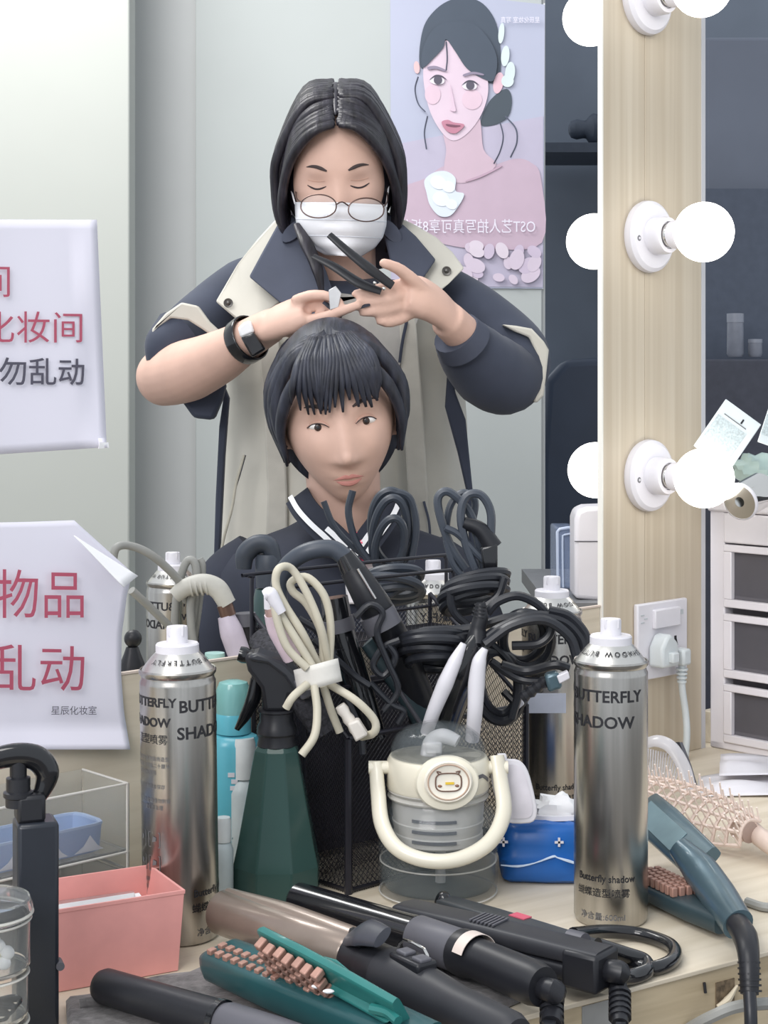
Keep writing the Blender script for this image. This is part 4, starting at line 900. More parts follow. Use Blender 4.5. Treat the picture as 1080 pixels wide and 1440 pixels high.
def barrel(t, nm, p0, p1, prof, m, seg=28):
    M = frame(p0, p1, Z_); Lq = (V(p1)-V(p0)).length
    return obj(nm, MB().lathe([(r, z*Lq) for r, z in prof], M, seg), m, t, smooth=30)
# a: black wand bottom left
t = thing('curling_wand', 'black curling wand lying at the front left, grey handle', 'curling iron', ft(220, 1420, 0))
p0, p1, p2 = ft(138, 1384, .014), ft(312, 1436, .014), ft(440, 1480, .014)
barrel(t, 'barrel', p0, p1, [(0, 0), (.006, .0), (.0105, .02), (.0125, .06), (.0128, .5), (.0135, .97), (0, 1)], BLACK)
barrel(t, 'ring', p1-(p1-p0)*.03, p1+(p1-p0)*.01, [(0, 0), (.0142, 0), (.0142, 1), (0, 1)], BLACKG)
barrel(t, 'handle', p1, p2, [(0, 0), (.0120, 0), (.0138, .08), (.0145, .6), (.014, 1), (0, 1)], GREYM)
# c: taupe curling iron with black handle
t = thing('clamp_curling_iron', 'large taupe barrel curling iron with black clamp handle in the foreground', 'curling iron', ft(500, 1360, 0))
p0, p1, p2, p3 = ft(312, 1282, .021), ft(497, 1345, .021), ft(545, 1370, .021), ft(735, 1462, .021)
barrel(t, 'barrel', p0, p1, [(0, 0), (.017, .0), (.0178, .01), (.0178, .985), (.0165, 1), (0, 1)], TAUPE)
barrel(t, 'collar', p1, p2, [(0, 0), (.0165, 0), (.0175, .15), (.0165, .45), (.0185, .6), (.019, 1), (0, 1)], BLACK)
barrel(t, 'handle', p2, p3, [(0, 0), (.0195, 0), (.0205, .06), (.0185, .25), (.0150, .55), (.0145, .92), (.0120, .97), (0, .97)], mat('handle_black', (44, 45, 50), .45))
obj('clamp', MB().tube([p0.lerp(p1, .02)+Z_*.0135, p0.lerp(p1, .5)+Z_*.0145, p1+Z_*.0140], [.008, .0105, .009], 14, flat=.45), TAUPE, t, label='taupe clamp blade')
obj('thumb_rest', MB().tube([ft(488, 1322, .034), ft(512, 1312, .046), ft(538, 1318, .050)], [.007, .0125, .009], 16, flat=.42), mat('rest_grey', (66, 68, 76), .35), t)
obj('lever', MB().tube([p1+Z_*.018, ft(505, 1325, .040)], .004, 8), BLACK, t)
CM = frame(p2, p3, Z_)
obj('control_panel', MB().box((.0, .0175, .030), (.018, .008, .034), CM), BLACK, t, bevel=.002)
for k in range(2): obj('button', MB().box((0, .0222, .022+.018*k), (.010, .003, .011), CM), GREYM, t, bevel=.001)
obj('spring_wire', MB().tube([CM @ V((.006, .018, .004)), CM @ V((.007, .026, .010)), CM @ V((.007, .026, .034)), CM @ V((.006, .019, .040))], .0011, 6, 2), STEELB, t)
# d: black wand with grey ring, cord
t = thing('curling_wand', 'long black wand with grey ring and white sticker in the foreground', 'curling iron', ft(600, 1330, 0))
p0, p1, p2, p3 = ft(415, 1264, .018), ft(585, 1316, .018), ft(648, 1338, .018), ft(764, 1388, .018)
barrel(t, 'barrel', p0, p1, [(0, 0), (.011, .0), (.0142, .03), (.0150, .9), (.0155, 1), (0, 1)], BLACKG)
barrel(t, 'grey_ring', p1, p2, [(0, 0), (.0150, 0), (.0162, .05), (.0162, .95), (.0155, 1), (0, 1)], GREYM)
barrel(t, 'handle', p2, p3, [(0, 0), (.0172, 0), (.0176, .1), (.0150, .2), (.0158, .9), (.0140, 1), (0, 1)], BLACK)
HM = frame(p2, p3, Z_)
obj('white_sticker', MB().loft([[HM @ V((r*sin(a), r*cos(a), z)) for r, z in ((.0177, .010), (.0182, .010), (.0182, .021), (.0177, .021))] for a in [radians(-70+10*k) for k in range(15)]]), mat('sticker_white', (222, 208, 200), .5), t)
obj('cord_boot', MB().tube([p3-Z_*.001, p3+(p3-p2)*.12, at(779, 1398, 1.165), at(775, 1440, 1.140)], [.008, .0085, .0080, .0075], 14), BLACK, t)
for k in range(4): obj('boot_ring', MB().tube([at(776, 1408+k*9, 1.156-k*.003), at(776, 1413+k*9, 1.154-k*.003)], .0088, 12, 1), BLACK, t)
obj('cable', MB().tube([at(772, 1436, 1.135), at(773, 1520, 1.13)], .005, 8), CORDM, t)
# e: black straightener
t = thing('hair_straightener', 'wide black hair straightener lying closed across the towel edge', 'hair straightener', ft(720, 1330, 0))
p0, p1 = ft(562, 1292, .016), ft(850, 1364, .015)
j, SM, SL = slabjaw(t, 'lower_arm', p0-Z_*.004, p1-Z_*.004, .030, .014, Z_, BLACK, 1.0, 1.1)
j, SM2, SL2 = slabjaw(t, 'upper_arm', p0+Z_*.009, p1+Z_*.009, .029, .014, Z_, mat('arm_black', (50, 51, 56), .42), 1.0, 1.1)
obj('end_block', MB().box((0, .004, SL-.012), (.034, .028, .030), SM), BLACK, t, bevel=.003)
b = MB()
for k in range(7): b.box((0, .0078, .075+.0035*k), (.022, .0012, .0016), SM2)
obj('grip_ribs', b, GREYM, t, kind='stuff')
p = SM @ V((0, .004, SL))
obj('cord_boot', MB().tube([p, p+(p1-p0).normalized()*.012+Z_*.001, at(864, 1372, 1.220), at(871, 1398, 1.190), at(872, 1440, 1.165)], [.0080, .0085, .0075, .0070, .0060], 14), BLACK, t)
for k in range(5): obj('boot_ring', MB().tube([at(871.5, 1396+k*8, 1.189-k*.004), at(871.8, 1400+k*8, 1.187-k*.004)], .0084, 12, 1), BLACK, t)
obj('cable', MB().tube([at(872, 1436, 1.167), at(874, 1530, 1.155)], .005, 8), CORDM, t)
# f: second slimmer straightener behind
t = thing('hair_straightener', 'slim black hair straightener with red label behind the wide one', 'hair straightener', on(700, 1290))
p0, p1 = on(622, 1277, .013), on(842, 1338, .018)
slabjaw(t, 'lower_arm', p0-Z_*.006, p1-Z_*.010, .021, .010, Z_, BLACKG, .9)
j, FM, FL = slabjaw(t, 'upper_arm', p0+Z_*.006, p1+Z_*.002, .021, .010, Z_, mat('arm_slate', (58, 62, 66), .4), .9)
obj('end_cap', MB().sph(p0+V((.001, 0, .002)), (.008, .010, .0125), 16, 10), BLACKG, t)
obj('red_label', MB().box((.004, .0052, FL*.50), (.010, .0010, .016), FM), mat('red_label', (200, 90, 110), .5), t)
obj('hinge', MB().tube([on(800, 1322, .028), on(822, 1328, .028)], .0085, 14, 1), GREYM, t)
# g: scissors-like double cord loop
t = thing('short_cord', 'thick black cord doubled in two flat loops before the silver can', 'cord', on(890, 1330))
def dloop(pts): return [on(x, y, z) for x, y, z in pts]
obj('cable', MB().tube(dloop([(806, 1314, .020), (850, 1310, .010), (900, 1314, .006), (944, 1330, .006), (946, 1350, .006), (915, 1362, .006), (880, 1352, .006), (845, 1338, .012), (815, 1326, .020)]), .0056, 12), BLACKG, t)
obj('cable', MB().tube(dloop([(850, 1368, .020), (880, 1374, .008), (908, 1366, .006), (906, 1352, .007), (878, 1342, .014), (840, 1330, .024)]), .0062, 12), BLACKG, t)
# b: teal crimper with copper teeth, in front of everything
t = thing('hair_crimper', 'open teal hair crimper with copper teeth on the grey towel', 'hair crimper', ft(440, 1400, 0))
p0, p1 = ft(302, 1345, .020), ft(600, 1470, .018)
j, KM, KL = slabjaw(t, 'lower_jaw', p0, p1, .040, .026, V((0, -.2, 1)), TEAL, .8)
b = MB()
for i in range(9):
    for k in range(2): b.box((-.012+.010*k, .0125, .014+.009*i), (.006, .004, .005), KM)
obj('lower_teeth', b, COPPER, t, bevel=.0006, kind='stuff')
q0, q1 = ft(372, 1322, .052), ft(565, 1425, .036)
j, QM, QL = slabjaw(t, 'upper_jaw', q0, q1, .034, .008, V((.35, .75, .6)), TEALL, .8)
b = MB(); random.seed(2)
for i in range(7):
    for k in range(4): b.box((-.012+.008*k, -.0085-.0012*((i+k) % 2), .012+.0095*i), (.0056, .0085, .0060), QM)
obj('ceramic_teeth', b, COPPER, t, bevel=.001, kind='stuff')
obj('shield', MB().prism([ft(452, 1345, .050), ft(470, 1350, .050), ft(560, 1425, .034), ft(540, 1440, .028), ft(455, 1392, .034)], V((.002, -.004, .002))), TEALL, t, bevel=.001)
obj('window_inset', MB().prism([ft(492, 1376, .046), ft(512, 1380, .046), ft(534, 1400, .040), ft(516, 1404, .038)], V((.001, -.006, .002))), mat('inset_teal', (88, 120, 122), .3), t, bevel=.0006)
obj('latch', MB().tube([ft(522, 1418, .036), ft(545, 1424, .036), ft(560, 1436, .034)], .0035, 8), TEALL, t)
for x, y in ((446, 1387), (462, 1394)): obj('paint_chip', MB().sph(ft(x, y, .040), (.004, .002, .0015), 10, 6), PAPERW, t)

# ================================================================== MIRROR-ROOM CLUTTER (seen in the mirror, right behind its surface)
t = thing('power_cord', 'looped grey cord seen in the mirror by the hairspray can', 'cord', at(260, 880, 1.75))
for p in ([(158, 792, 1.66), (164, 770, 1.66), (185, 768, 1.67), (215, 782, 1.68), (250, 815, 1.70), (262, 845, 1.72)], [(185, 830, 1.66), (215, 858, 1.68), (245, 890, 1.70), (252, 920, 1.70)],
          [(250, 925, 1.72), (246, 870, 1.72), (252, 820, 1.72), (264, 788, 1.72), (276, 800, 1.72), (272, 860, 1.72), (262, 920, 1.72)],
          [(268, 925, 1.73), (278, 860, 1.73), (284, 800, 1.73), (280, 786, 1.73)], [(278, 925, 1.71), (270, 890, 1.71), (268, 850, 1.71), (274, 830, 1.71)]):
    obj('cable', MB().tube([at(*q) for q in p], .0043, 10), CORDG, t)
t = thing('grey_iron', 'pale grey bent hose end seen in the mirror above the hairspray can', 'hose', at(300, 840, 1.70))
obj('bent_hose', MB().tube([at(246, 838, 1.70), at(262, 826, 1.70), at(285, 820, 1.70), at(306, 828, 1.70), at(320, 850, 1.70)], [.008, .0095, .010, .0105, .0095], 16), mat('hose_grey', (186, 184, 176), .5), t)
for k in range(4): obj('hose_rib', MB().tube([at(268+k*7, 824.5-k*.6, 1.70), at(271+k*7, 824-k*.6, 1.70)], .0108, 16, 1), mat('hose_grey', (186, 184, 176), .5), t)
obj('brown_ring', MB().tube([at(316, 850, 1.70), at(321, 866, 1.70)], .0085, 16, 1), mat('brown_metal', (110, 86, 76), .3, .5), t)
obj('pink_handle', MB().tube([at(318, 866, 1.70), at(326, 890, 1.70), at(340, 930, 1.70)], [.009, .0125, .012], 16), mat('pale_mauve', (196, 186, 200), .4), t)
t = thing('curling_iron', 'black iron handle seen in the mirror beside the grey hose', 'curling iron', at(340, 900, 1.72))
obj('grip', MB().tube([at(345, 865, 1.72), at(345, 940, 1.72)], [.012, .014], 16), BLACK, t); obj('end_piece', MB().tube([at(344, 862, 1.715), at(345, 880, 1.715)], .0115, 14), GREYM, t)
t = thing('black_pump', 'black knobbed bottle seen in the mirror right of the lower notice', 'bottle', at(185, 945, 1.6))
MP = T(at(186, 950, 1.60)); obj('bottle_body', MB().lathe([(.013, -.19), (.014, 0), (.012, .012), (.008, .022), (.006, .028), (0, .03)], MP, 24), BLACK, t); obj('knob', MB().sph(at(187, 898, 1.60), .0088, 18, 12), BLACK, t)
t = thing('capped_bottle', 'glass green capped bottle top seen in the mirror', 'bottle', at(300, 930, 1.62))
MP = T(at(302, 930, 1.62)); obj('cap', MB().lathe([(.010, -.004), (.0102, .004), (.0098, .0085), (0, .009)], MP, 24), mat('pale_green_cap', (168, 206, 200), .3), t); obj('bottle_body', MB().lathe([(.02, -.17), (.02, -.02), (.010, -.006), (0, -.004)], MP, 24), mat('pale_green_glass', (176, 196, 192), .2), t)
# reflected spray bottle head
t = thing('spray_bottle', 'dark spray bottle head seen in the mirror behind the wire rail', 'spray bottle', at(370, 820, 1.80))
obj('nozzle_arm', MB().tube([at(343, 800, 1.80), at(345, 780, 1.80), at(360, 766, 1.80), at(378, 768, 1.80), at(386, 790, 1.80)], [.009, .012, .012, .012, .010], 16, flat=.8), mat('dusky_black', (62, 68, 78), .45), t)
obj('screw_collar', MB().lathe([(.013, -.02), (.014, 0), (.014, .012), (.012, .016), (0, .016)], T(at(377, 800, 1.80)), 24), mat('dusky_black', (62, 68, 78), .45), t)
obj('tip', MB().tube([at(371, 768, 1.80), at(371, 752, 1.80)], [.004, .005], 12, 1), mat('dusky_black', (62, 68, 78), .45), t)
obj('bottle_body', MB().lathe([(.03, -.19), (.026, -.08), (.014, -.022), (0, -.02)], T(at(377, 800, 1.80)), 24), mat('dusky_green', (60, 82, 82), .3), t)
# reflected cords behind the rail
g = 'cords seen in the mirror behind the wire rail'
cord('power_cord', 'dark upright cord loop seen in the mirror over the student shoulder', g, [
    (loop(548, 752, 24, 52, 1.86, .12, dy=.01), .0048, True), (loop(552, 742, 30, 52, 1.87, -.08, dy=.01), .0048, True), (loop(548, 768, 20, 40, 1.85, .2, dy=.01), .0045, True),
    ([(520, 790, 1.86), (500, 760, 1.86), (490, 720, 1.86), (496, 690, 1.86)], .0042, False), ([(545, 690, 1.86), (575, 700, 1.86), (585, 740, 1.86), (578, 790, 1.86)], .0045, False),
    ([(455, 705, 1.87), (470, 740, 1.87), (500, 772, 1.87), (530, 790, 1.87)], .0036, False)], mat('reflected_cord', (52, 58, 68), .4, noise=.04))
cord('power_cord', 'dark cord coils seen in the mirror lying behind the wire rail', g, [
    (loop(552, 812, 40, 13, 1.80, -.1, dy=.02), .0050, True), (loop(550, 824, 42, 13, 1.79, .1, dy=.02), .0050, True), (loop(556, 836, 38, 11, 1.80, -.1, dy=.02), .0048, True),
    ([(510, 862, 1.76), (540, 840, 1.78), (575, 822, 1.80)], .0045, False)], mat('reflected_cord', (52, 58, 68), .4, noise=.04))
# white dispenser and clear boxes reflected at right
t = thing('white_dispenser', 'white plastic dispenser seen at the mirror right edge', 'dispenser', at(830, 840, 2.15))
obj('case', MB().prism([at(*p, 2.15) for p in ((808, 842), (808, 730), (812, 718), (824, 713), (870, 711), (870, 848))], (0, .06, 0)), WHITE, t, bevel=.006, seg=3)
obj('seam', MB().obox(at(808, 762, 2.149), at(870, 762, 2.149)-at(808, 762, 2.149), (0, .001, 0), (0, 0, .0012)), GREYM, t)
t = thing('plastic_box', 'clear blue tinted box seen beside the white dispenser', 'box', at(795, 830, 2.25))
o = at(784, 828, 2.25); q = at(812, 744, 2.25)
m_ = mat('tinted_clear', (150, 166, 196), .2, alpha=.45, noise=0); e_ = mat('tinted_edge', (196, 208, 230), .3, noise=0)
obj('box_wall', MB().obox(o, (q.x-o.x, 0, 0), (0, .10, 0), (0, 0, q.z-o.z)), m_, t, bevel=.003)
obj('rim', MB().tube([at(785, 828, 2.248), at(784, 760, 2.248), at(787, 744, 2.248), at(812, 742, 2.248)], .0022, 8, 2), e_, t); obj('rim', MB().tube([at(792, 826, 2.246), at(791, 762, 2.246), at(794, 752, 2.246), at(812, 750, 2.246)], .0014, 8, 2), e_, t)
tb_ = thing('side_counter', 'counter top seen through the mirror under the white dispenser', 'counter', at(820, 848, 2.2))
obj('counter_top', MB().obox(at(770, 848, 2.12), at(905, 848, 2.12)-at(770, 848, 2.12), (0, .4, 0), (0, 0, -.02)), mat('counter_grey', (120, 122, 126), .4), tb_)
for px in (778, 890): obj('leg', MB().box((at(px, 0, 2.3).x, 2.3, .44), (.04, .04, .86)), GREYM, tb_)
# ================================================================== POSTER AND FAR ROOM
PY = PD-.016
def pp(X, Y, lay): return at(540+X/3.43, Y/3.43, PY-.0012*lay)
po = thing('beauty_poster', 'lilac beauty poster of a dark haired model on the grey partition', 'poster', at(657, 405, PY))
obj('sheet', MB().prism([pp(30, -60, 0), pp(776, 22, 0), pp(768, 1392, 0), pp(34, 1388, 0)], (0, .003, 0)), mat('poster_lilac', (178, 182, 202), .5, noise=.03, scale=2), po, smooth=0)
obj('white_border', MB().prism([pp(776, 16, 0), pp(770, 16, -.1), pp(762, 1392, -.1), pp(768, 1394, 0)], (0, .002, 0)), PAPERW, po, smooth=0)
PM_ = {}
AC = [0]
def art(nm, pts, col_, lay, curve=True, rough=.5):
    AC[0] += 1; lay = lay+.012*(AC[0] % 60)
    k = 'print_%d_%d_%d' % col_
    m = mat(k, col_, rough, noise=.02, scale=20)
    P = [pp(x, y, lay) for x, y in pts]
    return obj(nm, MB().prism(cr(P, 5, True) if curve else P, (0, .0006, 0)), m, po, smooth=0)
def ell(x, y, rx, ry, rot=0, n=14): return [(x+rx*cos(a)*cos(rot)-ry*sin(a)*sin(rot), y+rx*cos(a)*sin(rot)+ry*sin(a)*cos(rot)) for a in [i*2*pi/n for i in range(n)]]
art('printed_backdrop', [(34, 700), (768, 560), (766, 1385), (36, 1380)], (184, 178, 198), 1, False)
art('printed_hair', [(175, 320), (172, 230), (195, 120), (250, 45), (320, 0), (400, -12), (480, 20), (540, 110), (562, 250), (555, 385), (500, 400), (430, 370), (300, 300), (215, 330)], (70, 80, 94), 2)
art('printed_bun', [(470, 570), (515, 480), (590, 428), (617, 480), (600, 560), (540, 600), (475, 606)], (70, 80, 90), 2)
art('printed_shoulder', [(36, 1010), (80, 910), (200, 860), (300, 800), (420, 860), (540, 795), (640, 765), (710, 785), (757, 860), (762, 1170), (500, 1200), (300, 1180), (40, 1100)], (192, 170, 186), 3)
art('printed_neck', [(285, 620), (300, 720), (290, 800), (300, 860), (400, 880), (540, 800), (480, 720), (455, 560), (350, 600)], (200, 176, 190), 4)
art('printed_ear', ell(552, 400, 24, 52, .2), (224, 188, 200), 3); art('printed_ear', ell(158, 325, 14, 30, -.1), (222, 184, 186), 3)
art('printed_face', [(190, 330), (212, 250), (300, 195), (400, 230), (480, 330), (502, 400), (496, 480), (460, 570), (400, 645), (335, 678), (280, 640), (225, 545), (196, 430)], (216, 196, 210), 5)
art('printed_cheek', ell(235, 455, 38, 48), (217, 191, 205), 6); art('printed_cheek', ell(425, 480, 48, 48), (217, 191, 205), 6)
art('printed_fringe', [(300, 190), (285, 230), (240, 280), (186, 325), (186, 240), (230, 150), (300, 110), (420, 110), (500, 180), (545, 280), (530, 385), (480, 380), (400, 330), (345, 250)], (70, 80, 94), 7)
for x, y in ((256, 388), (412, 414)):
    art('printed_eye', ell(x, y, 36, 20, .1), (232, 226, 234), 8); art('printed_iris', ell(x+4, y-2, 20, 21), (86, 82, 96), 9); art('printed_lash', [(x-38, y-2), (x-10, y-26), (x+22, y-24), (x+46, y-4), (x+20, y-16), (x-10, y-18)], (72, 70, 84), 9)
art('printed_brow', [(212, 322), (250, 318), (296, 336), (292, 344), (250, 332), (214, 336)], (140, 130, 150), 8); art('printed_brow', [(384, 358), (430, 346), (478, 356), (476, 364), (430, 358), (386, 368)], (140, 130, 150), 8)
art('printed_nose', [(318, 400), (330, 500), (318, 530), (345, 536), (340, 500)], (214, 190, 206), 8)
art('printed_lips', [(278, 588), (308, 578), (335, 590), (388, 602), (352, 640), (318, 640), (292, 620)], (188, 128, 148), 8); art('printed_teeth', [(300, 598), (340, 602), (370, 606), (340, 612), (305, 606)], (120, 76, 96), 9)
art('printed_collarbone', [(400, 868), (470, 842), (560, 800), (560, 808), (470, 854), (402, 876)], (186, 158, 176), 5)
art('printed_flower', [(195, 870), (240, 832), (300, 826), (345, 860), (345, 920), (386, 935), (365, 985), (320, 1040), (265, 1040), (222, 990), (205, 930)], (214, 222, 232), 6)
for x, y, r in ((262, 880, 40), (310, 900, 34), (275, 960, 42), (325, 985, 30)): art('printed_petal', ell(x, y, r, r*.8, .4), (226, 232, 240), 7)
for x, y, a, c in ((566, 160, 14, 50), (585, 270, 20, 50), (608, 350, 24, 52), (596, 390, 30, 30)): art('printed_blossom', ell(x, y, a, c, .1), (210, 222, 222), 4)
random.seed(4)
for k in range(22):
    x = 330+random.random()*400; y = 1180+random.random()*175; r = 26+random.random()*26; art('printed_petal', ell(min(x, 725), y, r, r*.7, random.random()*3), random.choice([(210, 196, 212), (218, 206, 218), (200, 186, 206)]), 6+k*.1)
for p in ([(165, 370), (150, 430), (165, 500), (200, 540)], [(210, 560), (195, 640), (205, 720)], [(560, 590), (575, 660), (560, 730), (530, 790)], [(585, 560), (635, 620), (640, 690), (610, 760)], [(300, 200), (305, 280), (300, 340)]):
    obj('printed_wisp', MB().tube([pp(x, y, 8) for x, y in p], .0022, 6, flat=.3), mat('print_wisp', (96, 100, 116), .5), po)
TXT = mat('poster_white', (226, 222, 234), .5, noise=0)
for nm, s, x, y, h, sx in (('printed_text', 'OST艺人拍写真可享8折优惠', 732, 1118, 58, .80), ('printed_text', '星辰化妆室 写真', 752, 108, 26, .8)):
    p = pp(x, y, 9); letter(nm, s, h/3.43/F*PY/.8, p, (-1, 0, 0), Z_, TXT, po, align='LEFT', sx=sx, nrm=(0, -1, 0), lift=.0004)
# far dark room: cabinets, shelf edge, chair
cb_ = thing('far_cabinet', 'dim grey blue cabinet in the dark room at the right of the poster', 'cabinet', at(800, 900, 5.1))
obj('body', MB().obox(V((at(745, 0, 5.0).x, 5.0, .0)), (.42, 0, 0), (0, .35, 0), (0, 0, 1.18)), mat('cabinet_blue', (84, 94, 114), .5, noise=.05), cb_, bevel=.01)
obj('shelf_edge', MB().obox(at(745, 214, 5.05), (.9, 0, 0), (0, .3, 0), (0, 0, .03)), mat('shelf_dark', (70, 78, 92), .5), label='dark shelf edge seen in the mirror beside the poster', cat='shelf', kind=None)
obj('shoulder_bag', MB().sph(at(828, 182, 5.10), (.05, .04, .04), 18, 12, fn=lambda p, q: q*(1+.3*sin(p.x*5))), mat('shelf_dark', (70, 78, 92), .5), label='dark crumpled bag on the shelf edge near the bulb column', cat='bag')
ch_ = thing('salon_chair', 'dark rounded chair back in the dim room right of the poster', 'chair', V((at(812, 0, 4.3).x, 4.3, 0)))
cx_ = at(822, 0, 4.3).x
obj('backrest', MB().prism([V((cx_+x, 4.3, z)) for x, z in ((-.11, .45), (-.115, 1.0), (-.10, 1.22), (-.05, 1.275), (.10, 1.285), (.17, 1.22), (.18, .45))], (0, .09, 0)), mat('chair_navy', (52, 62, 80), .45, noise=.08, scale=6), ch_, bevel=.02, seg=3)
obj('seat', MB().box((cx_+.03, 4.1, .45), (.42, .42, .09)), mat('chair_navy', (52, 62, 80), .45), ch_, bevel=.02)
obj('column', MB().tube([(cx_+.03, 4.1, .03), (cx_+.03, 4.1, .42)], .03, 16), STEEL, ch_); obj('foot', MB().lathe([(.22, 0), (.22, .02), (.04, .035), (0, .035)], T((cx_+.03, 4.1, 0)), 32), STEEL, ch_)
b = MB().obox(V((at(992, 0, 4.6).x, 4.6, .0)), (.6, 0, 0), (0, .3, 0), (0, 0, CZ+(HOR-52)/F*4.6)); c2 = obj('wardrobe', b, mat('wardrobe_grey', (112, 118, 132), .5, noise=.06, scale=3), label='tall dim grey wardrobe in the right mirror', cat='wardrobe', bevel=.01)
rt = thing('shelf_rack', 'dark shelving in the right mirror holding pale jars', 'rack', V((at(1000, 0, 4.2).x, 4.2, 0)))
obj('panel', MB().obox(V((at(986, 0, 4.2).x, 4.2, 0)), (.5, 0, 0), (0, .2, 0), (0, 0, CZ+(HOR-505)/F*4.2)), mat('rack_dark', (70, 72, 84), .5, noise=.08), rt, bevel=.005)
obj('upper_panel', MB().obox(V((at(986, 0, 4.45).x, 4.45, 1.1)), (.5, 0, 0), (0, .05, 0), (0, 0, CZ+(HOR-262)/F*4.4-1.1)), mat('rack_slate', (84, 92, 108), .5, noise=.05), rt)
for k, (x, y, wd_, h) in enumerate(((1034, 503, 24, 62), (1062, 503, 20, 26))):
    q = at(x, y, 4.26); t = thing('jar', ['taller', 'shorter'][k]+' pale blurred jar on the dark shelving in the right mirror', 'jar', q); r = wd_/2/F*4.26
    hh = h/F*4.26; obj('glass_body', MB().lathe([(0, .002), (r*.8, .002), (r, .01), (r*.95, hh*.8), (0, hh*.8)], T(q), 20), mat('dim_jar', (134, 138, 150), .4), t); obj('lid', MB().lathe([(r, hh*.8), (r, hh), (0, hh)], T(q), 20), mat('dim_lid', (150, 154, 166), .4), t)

# ================================================================== PEOPLE
def gauss(x, s): return math.exp(-(x/s)**2)
def head_fn(a=.074, b_=.094, c=.116):
    def fn(p, q):
        x, y, z = p.x*a, p.y*b_, p.z*c
        if p.z < 0:
            k = -p.z
            x *= 1-.42*k**1.8
            if y > 0: y *= 1-.45*k
            else: y *= 1+.10*k**.8
        if y < 0: y = -(abs(y)/b_)**.86*b_
        fr_ = max(0, -p.y)
        zz = z
        if y < 0:
            nz = 0
            if -.045 < zz < .015: nz = ((.015-zz)/.060)
            elif zz <= -.045: nz = max(0, 1-(-.045-zz)/.010)
            y -= .022*gauss(x, .009+.007*nz)*nz
            for s in (-1, 1):
                y += .009*gauss(x-s*.031, .017)*gauss(zz-.004, .012); y -= .003*gauss(x-s*.034, .02)*gauss(zz-.026, .008)
                y -= .003*gauss(x-s*.040, .018)*gauss(zz+.030, .018)
            y -= .005*gauss(x, .020)*gauss(zz+.066, .005); y -= .006*gauss(x, .017)*gauss(zz+.077, .005); y += .003*gauss(x, .02)*gauss(zz+.0715, .0022)
            y -= .006*gauss(x, .02)*gauss(zz+.100, .014)
        return V((x, y, z))
    return fn
def person(label, loc): return thing('person', label, 'person', loc)
def hit(o, px, py, lift=.001, fall=2.4):
    dg = bpy.context.evaluated_depsgraph_get(); ev = o.evaluated_get(dg); inv = ev.matrix_world.inverted()
    org = V((0, 0, CZ)); d = (at(px, py, 1.0)-org).normalized()
    ok, p, n, i = ev.ray_cast(inv @ org, (inv.to_3x3() @ d).normalized())
    return (ev.matrix_world @ p)-d*lift if ok else at(px, py, fall)
def ears(mb, HM_, s):
    for k in (-1, 1): mb.sph((0, 0, 0), (.009, .018, .031), 18, 12, M=T((HM_ @ V((k*.073, .008, -.008)))) @ HM_.to_3x3().to_4x4() @ Matrix.Rotation(k*.35, 4, 'Z'))
def nose(mb, M):
    mb.sph(M @ V((0, -.106, -.038)), (.0085, .0085, .0075), 16, 12)
    for s in (-1, 1): mb.sph(M @ V((s*.0105, -.097, -.0405)), (.0058, .0065, .0052), 12, 8)
def fing(mb, pts, r0=.0085, r1=.0062): mb.tube(pts, [r0, r0*.98, (r0+r1)/2, r1], 12, 5); mb.sph(pts[-1], r1*1.0, 10, 8)

# ---- client in the chair -------------------------------------------------
cl = person('seated client with dark hair in navy varsity jacket with white striped collar', (at(480, 0, 2.28).x, 2.28, 0))
HC = at(476, 585, 2.2); HMc = T(HC) @ Matrix.Rotation(radians(-7), 4, 'Y') @ Matrix.Rotation(radians(9), 4, 'X') @ Matrix.Rotation(radians(4), 4, 'Z')
b = MB(); b.sph((0, 0, 0), 1, 72, 56, M=HMc, fn=head_fn()); ears(b, HMc, 1); nose(b, HMc)
b.tube([HMc @ V((0, .03, -.05)), at(484, 715, 2.245), at(484, 770, 2.27)], [.052, .050, .058], 24)
def rows(mb, rs, n=32, q=1.0):
    rr_ = []
    for py, l, r, d, hd in rs:
        c = at((l+r)/2, py, d); w2 = (r-l)/2/F*d
        rr_.append([c+V((w2*math.copysign(abs(cos(a))**q, cos(a)), hd*math.copysign(abs(sin(a))**q, sin(a)), 0)) for a in [i*2*pi/n for i in range(n)]])
    mb.loft(rr_)
rows(b, [(735, 440, 530, 2.28, .045), (765, 370, 610, 2.29, .075), (800, 340, 640, 2.30, .09), (900, 330, 650, 2.30, .10), (1100, 340, 640, 2.30, .10), (1290, 335, 645, 2.28, .11)])
for s in (-1, 1):
    x0_ = at(480, 0, 2.28).x
    b.tube([(x0_+s*.08, 2.27, .50), (x0_+s*.10, 2.08, .50), (x0_+s*.11, 1.93, .47), (x0_+s*.11, 1.93, .25), (x0_+s*.11, 1.95, .08)], [.085, .075, .058, .048, .036], 16)
    b.tube([(x0_+s*.11, 1.98, .045), (x0_+s*.11, 1.82, .035)], [.042, .032], 14, 1)
    b.tube([(x0_+s*.145, 2.30, .92), (x0_+s*.192, 2.25, .76), (x0_+s*.16, 2.10, .62), (x0_+s*.11, 2.02, .61)], [.030, .036, .030, .024], 14)
    for k in range(5):
        fx0 = x0_+s*(.125-.012*k) if k < 4 else x0_+s*.09
        b.tube([(fx0, 2.02, .605), (fx0-s*.002, 1.985, .60), (fx0-s*.004, 1.96 + (.02 if k == 4 else 0), .59)], [.0085, .008, .0062], 10, 4)
body_c = obj('body', b, SKIN, cl, smooth=180, remesh=.0034)
